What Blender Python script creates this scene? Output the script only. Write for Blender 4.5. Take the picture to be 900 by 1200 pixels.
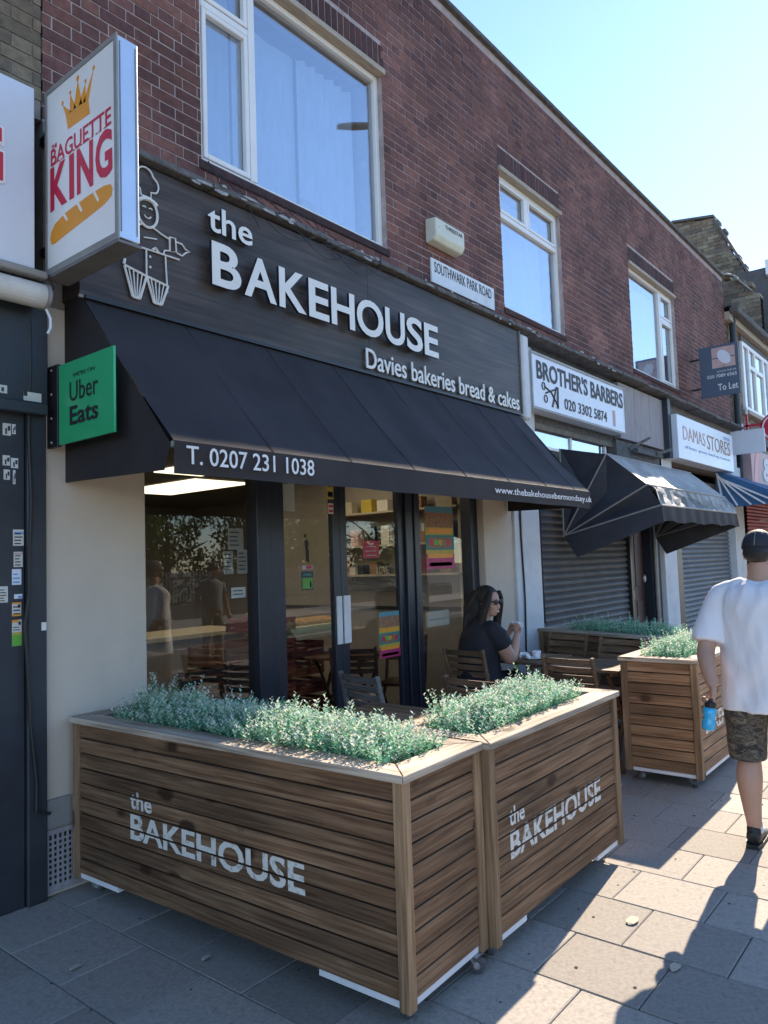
import bpy, bmesh, math, random
from mathutils import Vector, Matrix, noise
random.seed(7)
SC = bpy.context.scene
COL = SC.collection
for o in list(bpy.data.objects): bpy.data.objects.remove(o)
R = math.radians
V = Vector

# ------------------------------------------------------------------ camera, sky, sun, exposure
cd = bpy.data.cameras.new('camera'); cam = bpy.data.objects.new('camera', cd); COL.objects.link(cam)
cd.sensor_fit = 'HORIZONTAL'; cd.sensor_width = 36.0; cd.lens = 35.04
cd.clip_start = 0.05; cd.clip_end = 3000
def cam_axes(yaw, pit, roll):
    fw = V((math.sin(yaw)*math.cos(pit), math.cos(yaw)*math.cos(pit), math.sin(pit)))
    r = fw.cross(V((0,0,1))).normalized(); u = r.cross(fw)
    return math.cos(roll)*r + math.sin(roll)*u, -math.sin(roll)*r + math.cos(roll)*u, fw
_r, _u, _f = cam_axes(R(51.004), R(3.874), R(-1.955))
cam.matrix_world = Matrix(((_r.x,_u.x,-_f.x,0),(_r.y,_u.y,-_f.y,0),(_r.z,_u.z,-_f.z,1.6),(0,0,0,1)))
SC.camera = cam
SC.render.resolution_x = 768; SC.render.resolution_y = 1024

SUN_EL, SUN_AZ = R(32.2), R(83.2)          # azimuth from +Y towards +X
sd = V((math.sin(SUN_AZ)*math.cos(SUN_EL), math.cos(SUN_AZ)*math.cos(SUN_EL), math.sin(SUN_EL)))
w = bpy.data.worlds.new('World'); SC.world = w; w.use_nodes = True
nt = w.node_tree; bg = nt.nodes['Background']
sky = nt.nodes.new('ShaderNodeTexSky'); sky.sky_type = 'NISHITA'; sky.sun_disc = False
sky.sun_elevation = SUN_EL; sky.sun_rotation = SUN_AZ
sky.air_density = 1.0; sky.dust_density = 0.045; sky.ozone_density = 6.0
nt.links.new(sky.outputs[0], bg.inputs[0]); bg.inputs[1].default_value = 0.135
sl = bpy.data.lights.new('sun', 'SUN'); sl.energy = 4.6; sl.angle = R(0.5); sl.color = (1, .91, .77)
so = bpy.data.objects.new('sun', sl); COL.objects.link(so)
so.rotation_euler = sd.to_track_quat('Z', 'Y').to_euler(); so.location = (30, 5, 20)
SC.view_settings.view_transform = 'Standard'; SC.view_settings.look = 'None'
SC.view_settings.exposure = 1.48; SC.view_settings.gamma = 1
SC.view_settings.use_white_balance = True; SC.view_settings.white_balance_temperature = 7150; SC.view_settings.white_balance_tint = 14

# ------------------------------------------------------------------ materials
def newmat(name):
    m = bpy.data.materials.new(name); m.use_nodes = True
    return m, m.node_tree.nodes, m.node_tree.links, m.node_tree.nodes['Principled BSDF']
def N(ns, t, **k):
    n = ns.new(t)
    for a, b in k.items(): setattr(n, a, b)
    return n
def mat(name, col, rough=.6, metal=0, var=.12, sc=6, bump=.15, bsc=40, stretch=(1,1,1), objvar=0, spec=.5, coat=0, emit=None, stains=0, stain_col=(.05,.045,.04)):
    m, ns, ln, b = newmat(name)
    tc = N(ns, 'ShaderNodeTexCoord'); mp = N(ns, 'ShaderNodeMapping'); mp.inputs['Scale'].default_value = stretch
    ln.new(tc.outputs['Object'], mp.inputs[0])
    n1 = N(ns, 'ShaderNodeTexNoise'); n1.inputs['Scale'].default_value = sc; n1.inputs['Detail'].default_value = 6; n1.inputs['Roughness'].default_value = .65
    ln.new(mp.outputs[0], n1.inputs['Vector'])
    mr = N(ns, 'ShaderNodeMapRange'); mr.inputs[1].default_value = .3; mr.inputs[2].default_value = .7
    mr.inputs[3].default_value = 1-var; mr.inputs[4].default_value = 1+var
    ln.new(n1.outputs[0], mr.inputs[0])
    hs = N(ns, 'ShaderNodeHueSaturation'); hs.inputs['Color'].default_value = (*col, 1)
    ln.new(mr.outputs[0], hs.inputs['Value'])
    out = hs.outputs[0]
    if objvar:
        oi = N(ns, 'ShaderNodeObjectInfo'); m2 = N(ns, 'ShaderNodeMapRange'); m2.inputs[3].default_value = 1-objvar; m2.inputs[4].default_value = 1+objvar
        ln.new(oi.outputs['Random'], m2.inputs[0]); h2 = N(ns, 'ShaderNodeHueSaturation'); ln.new(out, h2.inputs['Color']); ln.new(m2.outputs[0], h2.inputs['Value']); out = h2.outputs[0]
    if stains:
        n3 = N(ns, 'ShaderNodeTexNoise'); n3.inputs['Scale'].default_value = sc*.35; n3.inputs['Detail'].default_value = 8; n3.inputs['Roughness'].default_value = .7
        ln.new(mp.outputs[0], n3.inputs['Vector']); m3 = N(ns, 'ShaderNodeMapRange'); m3.inputs[1].default_value = .52; m3.inputs[2].default_value = .72; m3.inputs[4].default_value = stains
        ln.new(n3.outputs[0], m3.inputs[0]); mx = N(ns, 'ShaderNodeMix', data_type='RGBA'); ln.new(m3.outputs[0], mx.inputs[0]); ln.new(out, mx.inputs[6]); mx.inputs[7].default_value = (*stain_col, 1); out = mx.outputs[2]
    ln.new(out, b.inputs['Base Color'])
    b.inputs['Roughness'].default_value = rough; b.inputs['Metallic'].default_value = metal; b.inputs['Specular IOR Level'].default_value = spec
    b.inputs['Coat Weight'].default_value = coat
    if bump:
        n2 = N(ns, 'ShaderNodeTexNoise'); n2.inputs['Scale'].default_value = bsc; n2.inputs['Detail'].default_value = 5
        ln.new(mp.outputs[0], n2.inputs['Vector']); bp = N(ns, 'ShaderNodeBump'); bp.inputs['Strength'].default_value = bump; bp.inputs['Distance'].default_value = .01
        ln.new(n2.outputs[0], bp.inputs['Height']); ln.new(bp.outputs[0], b.inputs['Normal'])
    if emit:
        b.inputs['Emission Color'].default_value = (*emit[0], 1); b.inputs['Emission Strength'].default_value = emit[1]
    return m
def ramp_mat(name, cols, rough=.85, bump=.55, bsc=60, nsc=20, nvar=.25, spec=.3, patch=0, psc=.9):
    """colour picked per piece: object random + island random"""
    m, ns, ln, b = newmat(name)
    oi = N(ns, 'ShaderNodeObjectInfo'); ge = N(ns, 'ShaderNodeNewGeometry'); ad = N(ns, 'ShaderNodeMath', operation='ADD'); fr = N(ns, 'ShaderNodeMath', operation='FRACT')
    ln.new(oi.outputs['Random'], ad.inputs[0]); ln.new(ge.outputs['Random Per Island'], ad.inputs[1]); ln.new(ad.outputs[0], fr.inputs[0])
    cr = N(ns, 'ShaderNodeValToRGB'); el = cr.color_ramp.elements
    for i in range(len(cols)-2): el.new(.5)
    for i, c in enumerate(cols): el[i].position = i/(len(cols)-1); el[i].color = (*c, 1)
    ln.new(fr.outputs[0], cr.inputs[0])
    gp = N(ns, 'ShaderNodeNewGeometry')
    n1 = N(ns, 'ShaderNodeTexNoise'); n1.inputs['Scale'].default_value = nsc; n1.inputs['Detail'].default_value = 6; ln.new(gp.outputs['Position'], n1.inputs['Vector'])
    mr = N(ns, 'ShaderNodeMapRange'); mr.inputs[1].default_value = .3; mr.inputs[2].default_value = .7; mr.inputs[3].default_value = 1-nvar; mr.inputs[4].default_value = 1+nvar; ln.new(n1.outputs[0], mr.inputs[0])
    hs = N(ns, 'ShaderNodeHueSaturation'); ln.new(cr.outputs[0], hs.inputs['Color']); ln.new(mr.outputs[0], hs.inputs['Value']); out = hs.outputs[0]
    if patch:
        n3 = N(ns, 'ShaderNodeTexNoise'); n3.inputs['Scale'].default_value = psc; n3.inputs['Detail'].default_value = 5; ln.new(gp.outputs['Position'], n3.inputs['Vector'])
        m3 = N(ns, 'ShaderNodeMapRange'); m3.inputs[1].default_value = .35; m3.inputs[2].default_value = .68; m3.inputs[3].default_value = 1-patch; m3.inputs[4].default_value = 1+patch; ln.new(n3.outputs[0], m3.inputs[0])
        h3 = N(ns, 'ShaderNodeHueSaturation'); ln.new(out, h3.inputs['Color']); ln.new(m3.outputs[0], h3.inputs['Value']); out = h3.outputs[0]
    ln.new(out, b.inputs['Base Color']); b.inputs['Roughness'].default_value = rough; b.inputs['Specular IOR Level'].default_value = spec
    n2 = N(ns, 'ShaderNodeTexNoise'); n2.inputs['Scale'].default_value = bsc; n2.inputs['Detail'].default_value = 6; ln.new(gp.outputs['Position'], n2.inputs['Vector'])
    bp = N(ns, 'ShaderNodeBump'); bp.inputs['Strength'].default_value = bump; bp.inputs['Distance'].default_value = .006; ln.new(n2.outputs[0], bp.inputs['Height']); ln.new(bp.outputs[0], b.inputs['Normal'])
    return m
def wood(name, c1, c2, c3, rough=.7, knots=True, gsc=1.0, axis=0, objvar=.25):
    m, ns, ln, b = newmat(name)
    tc = N(ns, 'ShaderNodeTexCoord'); oi = N(ns, 'ShaderNodeObjectInfo')
    mu = N(ns, 'ShaderNodeMath', operation='MULTIPLY'); mu.inputs[1].default_value = 37.0; ln.new(oi.outputs['Random'], mu.inputs[0])
    cx = N(ns, 'ShaderNodeCombineXYZ'); [ln.new(mu.outputs[0], cx.inputs[i]) for i in range(3)]
    ad = N(ns, 'ShaderNodeVectorMath', operation='ADD'); ln.new(tc.outputs['Object'], ad.inputs[0]); ln.new(cx.outputs[0], ad.inputs[1])
    mp = N(ns, 'ShaderNodeMapping'); s = [34*gsc]*3; s[axis] = 1.2*gsc; mp.inputs['Scale'].default_value = s; ln.new(ad.outputs[0], mp.inputs[0])
    n1 = N(ns, 'ShaderNodeTexNoise'); n1.inputs['Scale'].default_value = 2.2; n1.inputs['Detail'].default_value = 8; n1.inputs['Distortion'].default_value = .6; ln.new(mp.outputs[0], n1.inputs['Vector'])
    cr = N(ns, 'ShaderNodeValToRGB'); el = cr.color_ramp.elements; el.new(.5)
    for e, p, c in zip(el, (.3,.5,.72), (c1,c2,c3)): e.position = p; e.color = (*c,1)
    ln.new(n1.outputs[0], cr.inputs[0]); out = cr.outputs[0]
    mp2 = N(ns, 'ShaderNodeMapping'); s2 = [5.0]*3; s2[axis] = 1.6; mp2.inputs['Scale'].default_value = s2; ln.new(ad.outputs[0], mp2.inputs[0])
    nl = N(ns, 'ShaderNodeTexNoise'); nl.inputs['Scale'].default_value = .9; nl.inputs['Detail'].default_value = 4; ln.new(mp2.outputs[0], nl.inputs['Vector'])
    ml = N(ns, 'ShaderNodeMapRange'); ml.inputs[1].default_value = .33; ml.inputs[2].default_value = .67; ml.inputs[3].default_value = .62; ml.inputs[4].default_value = 1.3; ln.new(nl.outputs[0], ml.inputs[0])
    mo = N(ns, 'ShaderNodeMapRange'); mo.inputs[3].default_value = 1-objvar; mo.inputs[4].default_value = 1+objvar; ln.new(oi.outputs['Random'], mo.inputs[0])
    mm = N(ns, 'ShaderNodeMath', operation='MULTIPLY'); ln.new(ml.outputs[0], mm.inputs[0]); ln.new(mo.outputs[0], mm.inputs[1])
    hs = N(ns, 'ShaderNodeHueSaturation'); ln.new(out, hs.inputs['Color']); ln.new(mm.outputs[0], hs.inputs['Value']); out = hs.outputs[0]
    if knots:
        mk = N(ns, 'ShaderNodeMapping'); s3 = [5.0]*3; s3[axis] = 2.6; mk.inputs['Scale'].default_value = s3; ln.new(ad.outputs[0], mk.inputs[0])
        vo = N(ns, 'ShaderNodeTexVoronoi'); vo.inputs['Scale'].default_value = 1.0; ln.new(mk.outputs[0], vo.inputs['Vector'])
        nk = N(ns, 'ShaderNodeTexNoise'); nk.inputs['Scale'].default_value = 30; ln.new(ad.outputs[0], nk.inputs['Vector'])
        ka = N(ns, 'ShaderNodeMath', operation='MULTIPLY_ADD'); ka.inputs[1].default_value = .09; ln.new(nk.outputs[0], ka.inputs[0]); ln.new(vo.outputs['Distance'], ka.inputs[2])
        kr = N(ns, 'ShaderNodeMapRange'); kr.inputs[1].default_value = .16; kr.inputs[2].default_value = .23; kr.inputs[3].default_value = .9; kr.inputs[4].default_value = 0; ln.new(ka.outputs[0], kr.inputs[0])
        mx = N(ns, 'ShaderNodeMix', data_type='RGBA'); ln.new(kr.outputs[0], mx.inputs[0]); ln.new(out, mx.inputs[6]); mx.inputs[7].default_value = (c1[0]*.4, c1[1]*.35, c1[2]*.3, 1); out = mx.outputs[2]
    ln.new(out, b.inputs['Base Color']); b.inputs['Roughness'].default_value = rough; b.inputs['Specular IOR Level'].default_value = .3
    bp = N(ns, 'ShaderNodeBump'); bp.inputs['Strength'].default_value = .35; bp.inputs['Distance'].default_value = .004; ln.new(n1.outputs[0], bp.inputs['Height']); ln.new(bp.outputs[0], b.inputs['Normal'])
    return m
def glassmat(name, fac_add=0.0, tint=(.93,.95,.95), ior=1.5, rough=0.0, wav=0):
    m, ns, ln, b = newmat(name); ns.remove(b); out = [n for n in ns if n.type == 'OUTPUT_MATERIAL'][0]
    t = N(ns, 'ShaderNodeBsdfTransparent'); t.inputs[0].default_value = (*tint, 1)
    g = N(ns, 'ShaderNodeBsdfGlossy'); g.inputs['Roughness'].default_value = rough
    f = N(ns, 'ShaderNodeFresnel'); gb = N(ns, 'ShaderNodeNewGeometry'); mi_ = N(ns, 'ShaderNodeMapRange'); mi_.inputs[3].default_value = ior; mi_.inputs[4].default_value = 1/ior; ln.new(gb.outputs['Backfacing'], mi_.inputs[0]); ln.new(mi_.outputs[0], f.inputs[0])
    a = N(ns, 'ShaderNodeMath', operation='ADD', use_clamp=True); a.inputs[1].default_value = fac_add; ln.new(f.outputs[0], a.inputs[0])
    mx = N(ns, 'ShaderNodeMixShader'); ln.new(a.outputs[0], mx.inputs[0]); ln.new(t.outputs[0], mx.inputs[1]); ln.new(g.outputs[0], mx.inputs[2]); ln.new(mx.outputs[0], out.inputs[0])
    if wav:
        gp = N(ns, 'ShaderNodeNewGeometry'); n2 = N(ns, 'ShaderNodeTexNoise'); n2.inputs['Scale'].default_value = 1.5; ln.new(gp.outputs['Position'], n2.inputs['Vector'])
        bp = N(ns, 'ShaderNodeBump'); bp.inputs['Strength'].default_value = wav; bp.inputs['Distance'].default_value = .02; ln.new(n2.outputs[0], bp.inputs['Height']); ln.new(bp.outputs[0], g.inputs['Normal'])
    return m
def worn_paint(name, col, cover=.42):
    m, ns, ln, b = newmat(name); b.inputs['Base Color'].default_value = (*col, 1); b.inputs['Roughness'].default_value = .8
    out = [n for n in ns if n.type == 'OUTPUT_MATERIAL'][0]
    gp = N(ns, 'ShaderNodeNewGeometry'); n1 = N(ns, 'ShaderNodeTexNoise'); n1.inputs['Scale'].default_value = 22; n1.inputs['Detail'].default_value = 8; n1.inputs['Roughness'].default_value = .7
    ln.new(gp.outputs['Position'], n1.inputs['Vector']); mr = N(ns, 'ShaderNodeMapRange'); mr.inputs[1].default_value = cover-.1; mr.inputs[2].default_value = cover+.06; mr.inputs[3].default_value = .25; mr.inputs[4].default_value = .95
    ln.new(n1.outputs[0], mr.inputs[0]); t = N(ns, 'ShaderNodeBsdfTransparent'); mx = N(ns, 'ShaderNodeMixShader')
    ln.new(mr.outputs[0], mx.inputs[0]); ln.new(t.outputs[0], mx.inputs[1]); ln.new(b.outputs[0], mx.inputs[2]); ln.new(mx.outputs[0], out.inputs[0])
    return m
def camo_mat():
    m, ns, ln, b = newmat('camouflage_cloth')
    gp = N(ns, 'ShaderNodeTexCoord'); n1 = N(ns, 'ShaderNodeTexNoise'); n1.inputs['Scale'].default_value = 13; n1.inputs['Detail'].default_value = 2; n1.inputs['Distortion'].default_value = 1.2
    mp = N(ns, 'ShaderNodeMapping'); mp.inputs['Scale'].default_value = (1,1,1.8); ln.new(gp.outputs['Object'], mp.inputs[0]); ln.new(mp.outputs[0], n1.inputs['Vector'])
    cr = N(ns, 'ShaderNodeValToRGB'); cr.color_ramp.interpolation = 'CONSTANT'; el = cr.color_ramp.elements; el.new(.5); el.new(.6)
    for e, p, c in zip(el, (0,.44,.52,.6), ((.035,.03,.028),(.11,.09,.07),(.06,.05,.04),(.16,.135,.10))): e.position = p; e.color = (*c,1)
    ln.new(n1.outputs[0], cr.inputs[0]); ln.new(cr.outputs[0], b.inputs['Base Color']); b.inputs['Roughness'].default_value = .9
    return m

MT = {}
MT['brick'] = ramp_mat('red_brown_brick', [(.145,.064,.055),(.205,.088,.068),(.13,.058,.055),(.23,.10,.075),(.115,.053,.052),(.18,.076,.060)], patch=.32, psc=1.3)
MT['brick_dark'] = ramp_mat('dark_brick', [(.07,.035,.033),(.10,.042,.036),(.055,.03,.03)], patch=.2)
MT['stock'] = ramp_mat('yellow_stock_brick', [(.17,.13,.085),(.22,.17,.11),(.13,.10,.07),(.2,.14,.09)], patch=.2)
MT['stock_far'] = ramp_mat('weathered_stock_brick', [(.26,.21,.14),(.15,.11,.08),(.32,.27,.19),(.12,.10,.085),(.22,.16,.11)], patch=.25)
MT['mortar'] = mat('mortar', (.42,.34,.32), .95, var=.25, sc=8, stains=.35, stain_col=(.16,.12,.10))
MT['mortar_dark'] = mat('mortar_old', (.22,.19,.16), .95, var=.25, sc=8)
MT['stone'] = mat('paving_slab', (.31,.28,.24), .85, var=.2, sc=60, bump=.25, bsc=420, objvar=.2, stains=.55, stain_col=(.15,.135,.12), spec=.35)
MT['dry_leaf'] = mat('dry_leaf', (.45,.40,.30), .9, var=.2, sc=30)
MT['joint'] = mat('paving_joint', (.07,.063,.055), .95, var=.3, sc=30)
MT['asphalt'] = mat('asphalt', (.055,.055,.057), .9, var=.2, sc=20, bump=.5, bsc=200)
MT['kerb'] = mat('kerb_granite', (.3,.29,.28), .85, var=.15, sc=30)
MT['earth'] = mat('far_ground', (.16,.15,.13), .95)
MT['render'] = mat('cream_render', (.57,.485,.39), .9, var=.05, sc=3, bump=.12, bsc=50, stains=.35, stain_col=(.36,.31,.26))
MT['pillar_white'] = mat('white_painted_render', (.62,.64,.65), .8, var=.08, sc=5, stains=.35, stain_col=(.3,.3,.3))
MT['grime'] = mat('grimy_ledge', (.12,.115,.11), .9, var=.4, sc=14, bump=.8, bsc=30, stains=.8, stain_col=(.06,.055,.05))
MT['ledge_flake'] = mat('flaking_white_paint', (.33,.33,.32), .8, var=.3, sc=25, stains=.9, stain_col=(.07,.065,.06))
MT['upvc'] = mat('white_upvc', (.78,.77,.74), .4, var=.05, sc=4, bump=0)
MT['lintel'] = mat('weathered_lintel', (.42,.35,.27), .8, var=.2, sc=8, stretch=(1,8,8), stains=.4)
MT['navy'] = mat('navy_gloss_paint', (.017,.022,.034), .35, var=.12, sc=6, bump=.05, bsc=10)
MT['navydoor'] = mat('dark_slate_paint', (.026,.031,.038), .5, var=.15, sc=5, bump=.1, bsc=20, stains=.25, stain_col=(.07,.08,.09))
MT['black'] = mat('black_plastic', (.012,.012,.014), .45, var=.1)
MT['wire'] = mat('black_cable', (.02,.02,.02), .6)
MT['fabric'] = mat('charcoal_canvas', (.034,.029,.030), .75, var=.32, sc=1.6, bump=.25, bsc=220, stretch=(1,1,1), spec=.25)
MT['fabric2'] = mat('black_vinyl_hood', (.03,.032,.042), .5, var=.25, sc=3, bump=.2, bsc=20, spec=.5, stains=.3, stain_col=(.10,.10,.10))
MT['hoodtop'] = mat('dusty_vinyl_sunlit_tone', (.30,.28,.24), .55, var=.4, sc=4, bump=.3, bsc=14, stains=.5, stain_col=(.06,.06,.06), spec=.5)  # dark vinyl lightened: sunlight on the dusty top is put into its colour
MT['bluefab'] = mat('blue_canvas', (.02,.10,.22), .7, var=.15)
MT['fascia'] = wood('dark_woodgrain_board', (.034,.024,.019), (.055,.041,.033), (.082,.063,.052), .45, False, .5, 0, .1)
MT['letter'] = mat('cream_acrylic', (.74,.72,.66), .45, var=.04, bump=0)
MT['letter_side'] = MT['letter']
MT['print_white'] = mat('white_print', (.7,.7,.7), .6, var=.15, sc=15, bump=0)
MT['print_black'] = mat('black_print', (.02,.02,.025), .6, bump=0)
MT['print_red'] = mat('crimson_print', (.62,.02,.06), .45, var=.04, bump=0)
MT['print_red2'] = mat('red_vinyl', (.55,.02,.03), .45, bump=0)
MT['print_orange'] = mat('orange_print', (.85,.32,.03), .45, var=.06, bump=0)
MT['sign_face'] = mat('white_sign_face', (.86,.83,.79), .35, var=.04, sc=2, bump=0, coat=.3)
MT['sign_face2'] = mat('white_sign_panel', (.68,.72,.78), .4, var=.05, sc=3, bump=0)
MT['alu'] = mat('brushed_aluminium', (.55,.62,.70), .35, metal=.6, var=.06, sc=5, bump=0)
MT['alu_dull'] = mat('dull_grey_metal', (.30,.29,.27), .6, metal=.3, var=.15)
MT['soffit'] = mat('sign_underside', (.16,.155,.145), .6, var=.15)
MT['green'] = mat('green_sign_face', (.01,.40,.16), .35, var=.04, bump=0, coat=.3)
MT['roller'] = mat('roller_canister_grey', (.58,.56,.52), .6, var=.12, sc=5, stains=.5, stain_col=(.25,.22,.19))
MT['plate'] = mat('enamel_plate', (.68,.70,.70), .4, var=.06, stains=.35, stain_col=(.4,.38,.33), sc=12)
MT['alarm'] = mat('aged_ivory_plastic', (.62,.62,.50), .5, var=.08)
MT['shutter'] = mat('galvanised_shutter', (.10,.105,.112), .6, metal=.1, var=.2, sc=4, stains=.35, stain_col=(.06,.06,.065))
MT['shutter2'] = mat('pale_shutter', (.17,.185,.20), .6, metal=.1, var=.15, sc=4)
MT['shutter_red'] = mat('red_shutter', (.32,.04,.05), .55, metal=.2, var=.15)
MT['door_brown'] = mat('brown_door_paint', (.06,.028,.024), .5, var=.2, sc=6)
MT['board'] = mat('weathered_board', (.34,.31,.31), .9, var=.15, sc=5, stretch=(6,1,1), stains=.5, stain_col=(.18,.15,.15))
MT['glass'] = glassmat('shop_glass', .0)
MT['glass_up'] = glassmat('upper_glass', .30, (.86,.92,.97), wav=.05)
MT['curtain'] = mat('net_curtain', (.78,.84,.88), .9, var=.12, sc=3, stretch=(6,1,1.2), bump=.4, bsc=8)
MT['room_dark'] = mat('dim_room_wall', (.22,.25,.28), .9)
MT['roomwall'] = mat('beige_interior_wall', (.31,.28,.245), .8, var=.06)
MT['roomceil'] = mat('interior_ceiling', (.22,.21,.19), .9)
MT['roomfloor'] = mat('interior_floor', (.10,.09,.08), .5, var=.2)
MT['panel'] = mat('ceiling_panel_and_fill_glow', (.9,.85,.7), .5, bump=0, emit=((1,.88,.66), .85))
MT['shelf'] = mat('cream_shelf', (.45,.40,.30), .7)
MT['wood'] = wood('planter_cedar', (.090,.043,.022), (.180,.098,.052), (.275,.165,.094), .7, objvar=.16)
MT['post'] = wood('planter_post_pine', (.15,.087,.045), (.24,.148,.082), (.34,.222,.13), .66, True, 1, 2, .12)
MT['rim'] = wood('bleached_rim_board', (.20,.15,.11), (.38,.31,.235), (.54,.455,.36), .8, True, .9, 0, .15)
MT['wood_far'] = wood('planter_orange_cedar', (.15,.075,.035), (.27,.15,.08), (.36,.22,.12), .6)
MT['chair'] = wood('acacia_chair', (.10,.06,.035), (.17,.105,.06), (.24,.155,.095), .6, False, 1, 1, .2)
MT['chair_grey'] = wood('greyed_chair_wood', (.13,.11,.095), (.20,.175,.15), (.28,.25,.22), .75, False, 1, 1, .2)
MT['chair_dark'] = wood('dark_brown_chair', (.05,.025,.018), (.08,.04,.028), (.11,.06,.04), .5, False, 1, 1, .2)
MT['soil'] = mat('planter_soil', (.035,.028,.022), .95, bump=.8, bsc=30)
MT['base_rail'] = mat('white_base_rail', (.72,.72,.72), .6, var=.08, stains=.3, stain_col=(.4,.38,.35))
MT['castor'] = mat('castor_steel', (.45,.45,.46), .35, metal=.8)
MT['rubber'] = mat('grey_rubber_wheel', (.07,.07,.075), .6)
MT['crate_red'] = mat('red_bread_crate', (.20,.03,.03), .5)
MT['crate_wood'] = mat('brown_slat_crate', (.18,.075,.04), .6)
MT['bread'] = mat('bread_crust', (.42,.24,.10), .8, var=.25, sc=12)
MT['paper'] = mat('paper', (.62,.60,.54), .9, var=.04, bump=0)
MT['skin'] = mat('skin', (.50,.29,.21), .5, var=.06, sc=12, bump=.1, bsc=90)
MT['skin2'] = mat('skin_tanned', (.46,.26,.18), .5, var=.06, sc=12, bump=.1, bsc=90)
MT['hair'] = mat('dark_hair', (.020,.014,.012), .45, var=.4, sc=8, stretch=(8,8,1), bump=.7, bsc=40)
MT['dress'] = mat('black_dress', (.012,.013,.018), .8, var=.2, sc=6)
MT['tee'] = mat('white_cotton', (.74,.74,.78), .9, var=.03, sc=5, bump=.9, bsc=5, stretch=(1,1.6,.6))
MT['cap'] = mat('dark_cap', (.018,.020,.030), .7)
MT['camo'] = camo_mat()
MT['shoe'] = mat('black_shoe', (.015,.015,.016), .5)
MT['bottle'] = mat('blue_bottle_plastic', (.0,.42,.72), .25, var=.1, bump=0, coat=.5)
MT['white_china'] = mat('white_china', (.8,.8,.8), .2, bump=0)
MT['khaki'] = mat('khaki_cloth', (.28,.23,.17), .9)
MT['greytee'] = mat('grey_cloth', (.22,.23,.24), .9)
MT['roof_tile'] = mat('roof_slate', (.10,.095,.09), .8, var=.2)
MT['leaf_tree'] = ramp_mat('tree_leaf', [(.08,.14,.03),(.13,.20,.04),(.06,.11,.025),(.18,.21,.05)], bump=.1)
MT['bark'] = mat('bark', (.10,.075,.055), .95, bump=.9, bsc=20)
MT['leafmix'] = ramp_mat('artificial_leaf_blue_green', [(.05,.26,.14),(.16,.48,.30),(.50,.72,.54),(.09,.33,.19),(.28,.64,.42),(.66,.78,.60),(.05,.24,.14),(.36,.70,.48)], rough=.6, bump=.05, nvar=.1, patch=.22, psc=10)
MT['stencil'] = worn_paint('worn_stencil_paint', (.72,.69,.62))
MT['yellow'] = mat('yellow_print', (.50,.38,.05), .5, bump=0)
MT['magenta'] = mat('magenta_print', (.50,.03,.15), .5, bump=0)
MT['cyan'] = mat('cyan_print', (.08,.25,.30), .5, bump=0)
MT['brown_print'] = mat('brown_print', (.28,.14,.07), .5, var=.6, sc=40, bump=0)
MT['pgreen'] = mat('green_print', (.12,.42,.05), .5, bump=0)
MT['pblue'] = mat('blue_print', (.12,.3,.6), .5, bump=0)
MT['teal_dark'] = mat('teal_print', (.02,.2,.2), .5, bump=0)
MT['pinkish'] = mat('faded_pink_print', (.55,.36,.34), .6, bump=0)
MT['slateblue'] = mat('slate_blue_board', (.07,.10,.15), .5, var=.06, bump=0)

# ------------------------------------------------------------------ object helpers
OFF = {}
def link(o): COL.objects.link(o); return o
def root(name, label=None, cat=None, loc=(0,0,0), rz=0, group=None, kind=None, parent=None):
    o = bpy.data.objects.new(name, None); link(o); o.empty_display_size = .1
    o.location = loc; o.rotation_euler = (0,0,rz); OFF[o.name] = V(loc)
    if label: o['label'] = label
    if cat: o['category'] = cat
    if group: o['group'] = group
    if kind: o['kind'] = kind
    return o
def attach(o, parent, loc=None):
    if parent is not None:
        o.parent = parent; OFF[o.name] = OFF[parent.name]
    if loc is not None: o.location = V(loc) - (OFF[parent.name] if parent is not None and parent.parent is None else V((0,0,0)))
def inst(name, mesh, parent, loc, rot=None, scale=None, label=None):
    o = bpy.data.objects.new(name, mesh); link(o)
    if parent is not None: o.parent = parent
    o.location = V(loc) - (OFF[parent.name] if parent is not None else V((0,0,0)))
    if rot: o.rotation_euler = rot
    if scale: o.scale = scale
    if label: o['label'] = label
    return o
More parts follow.
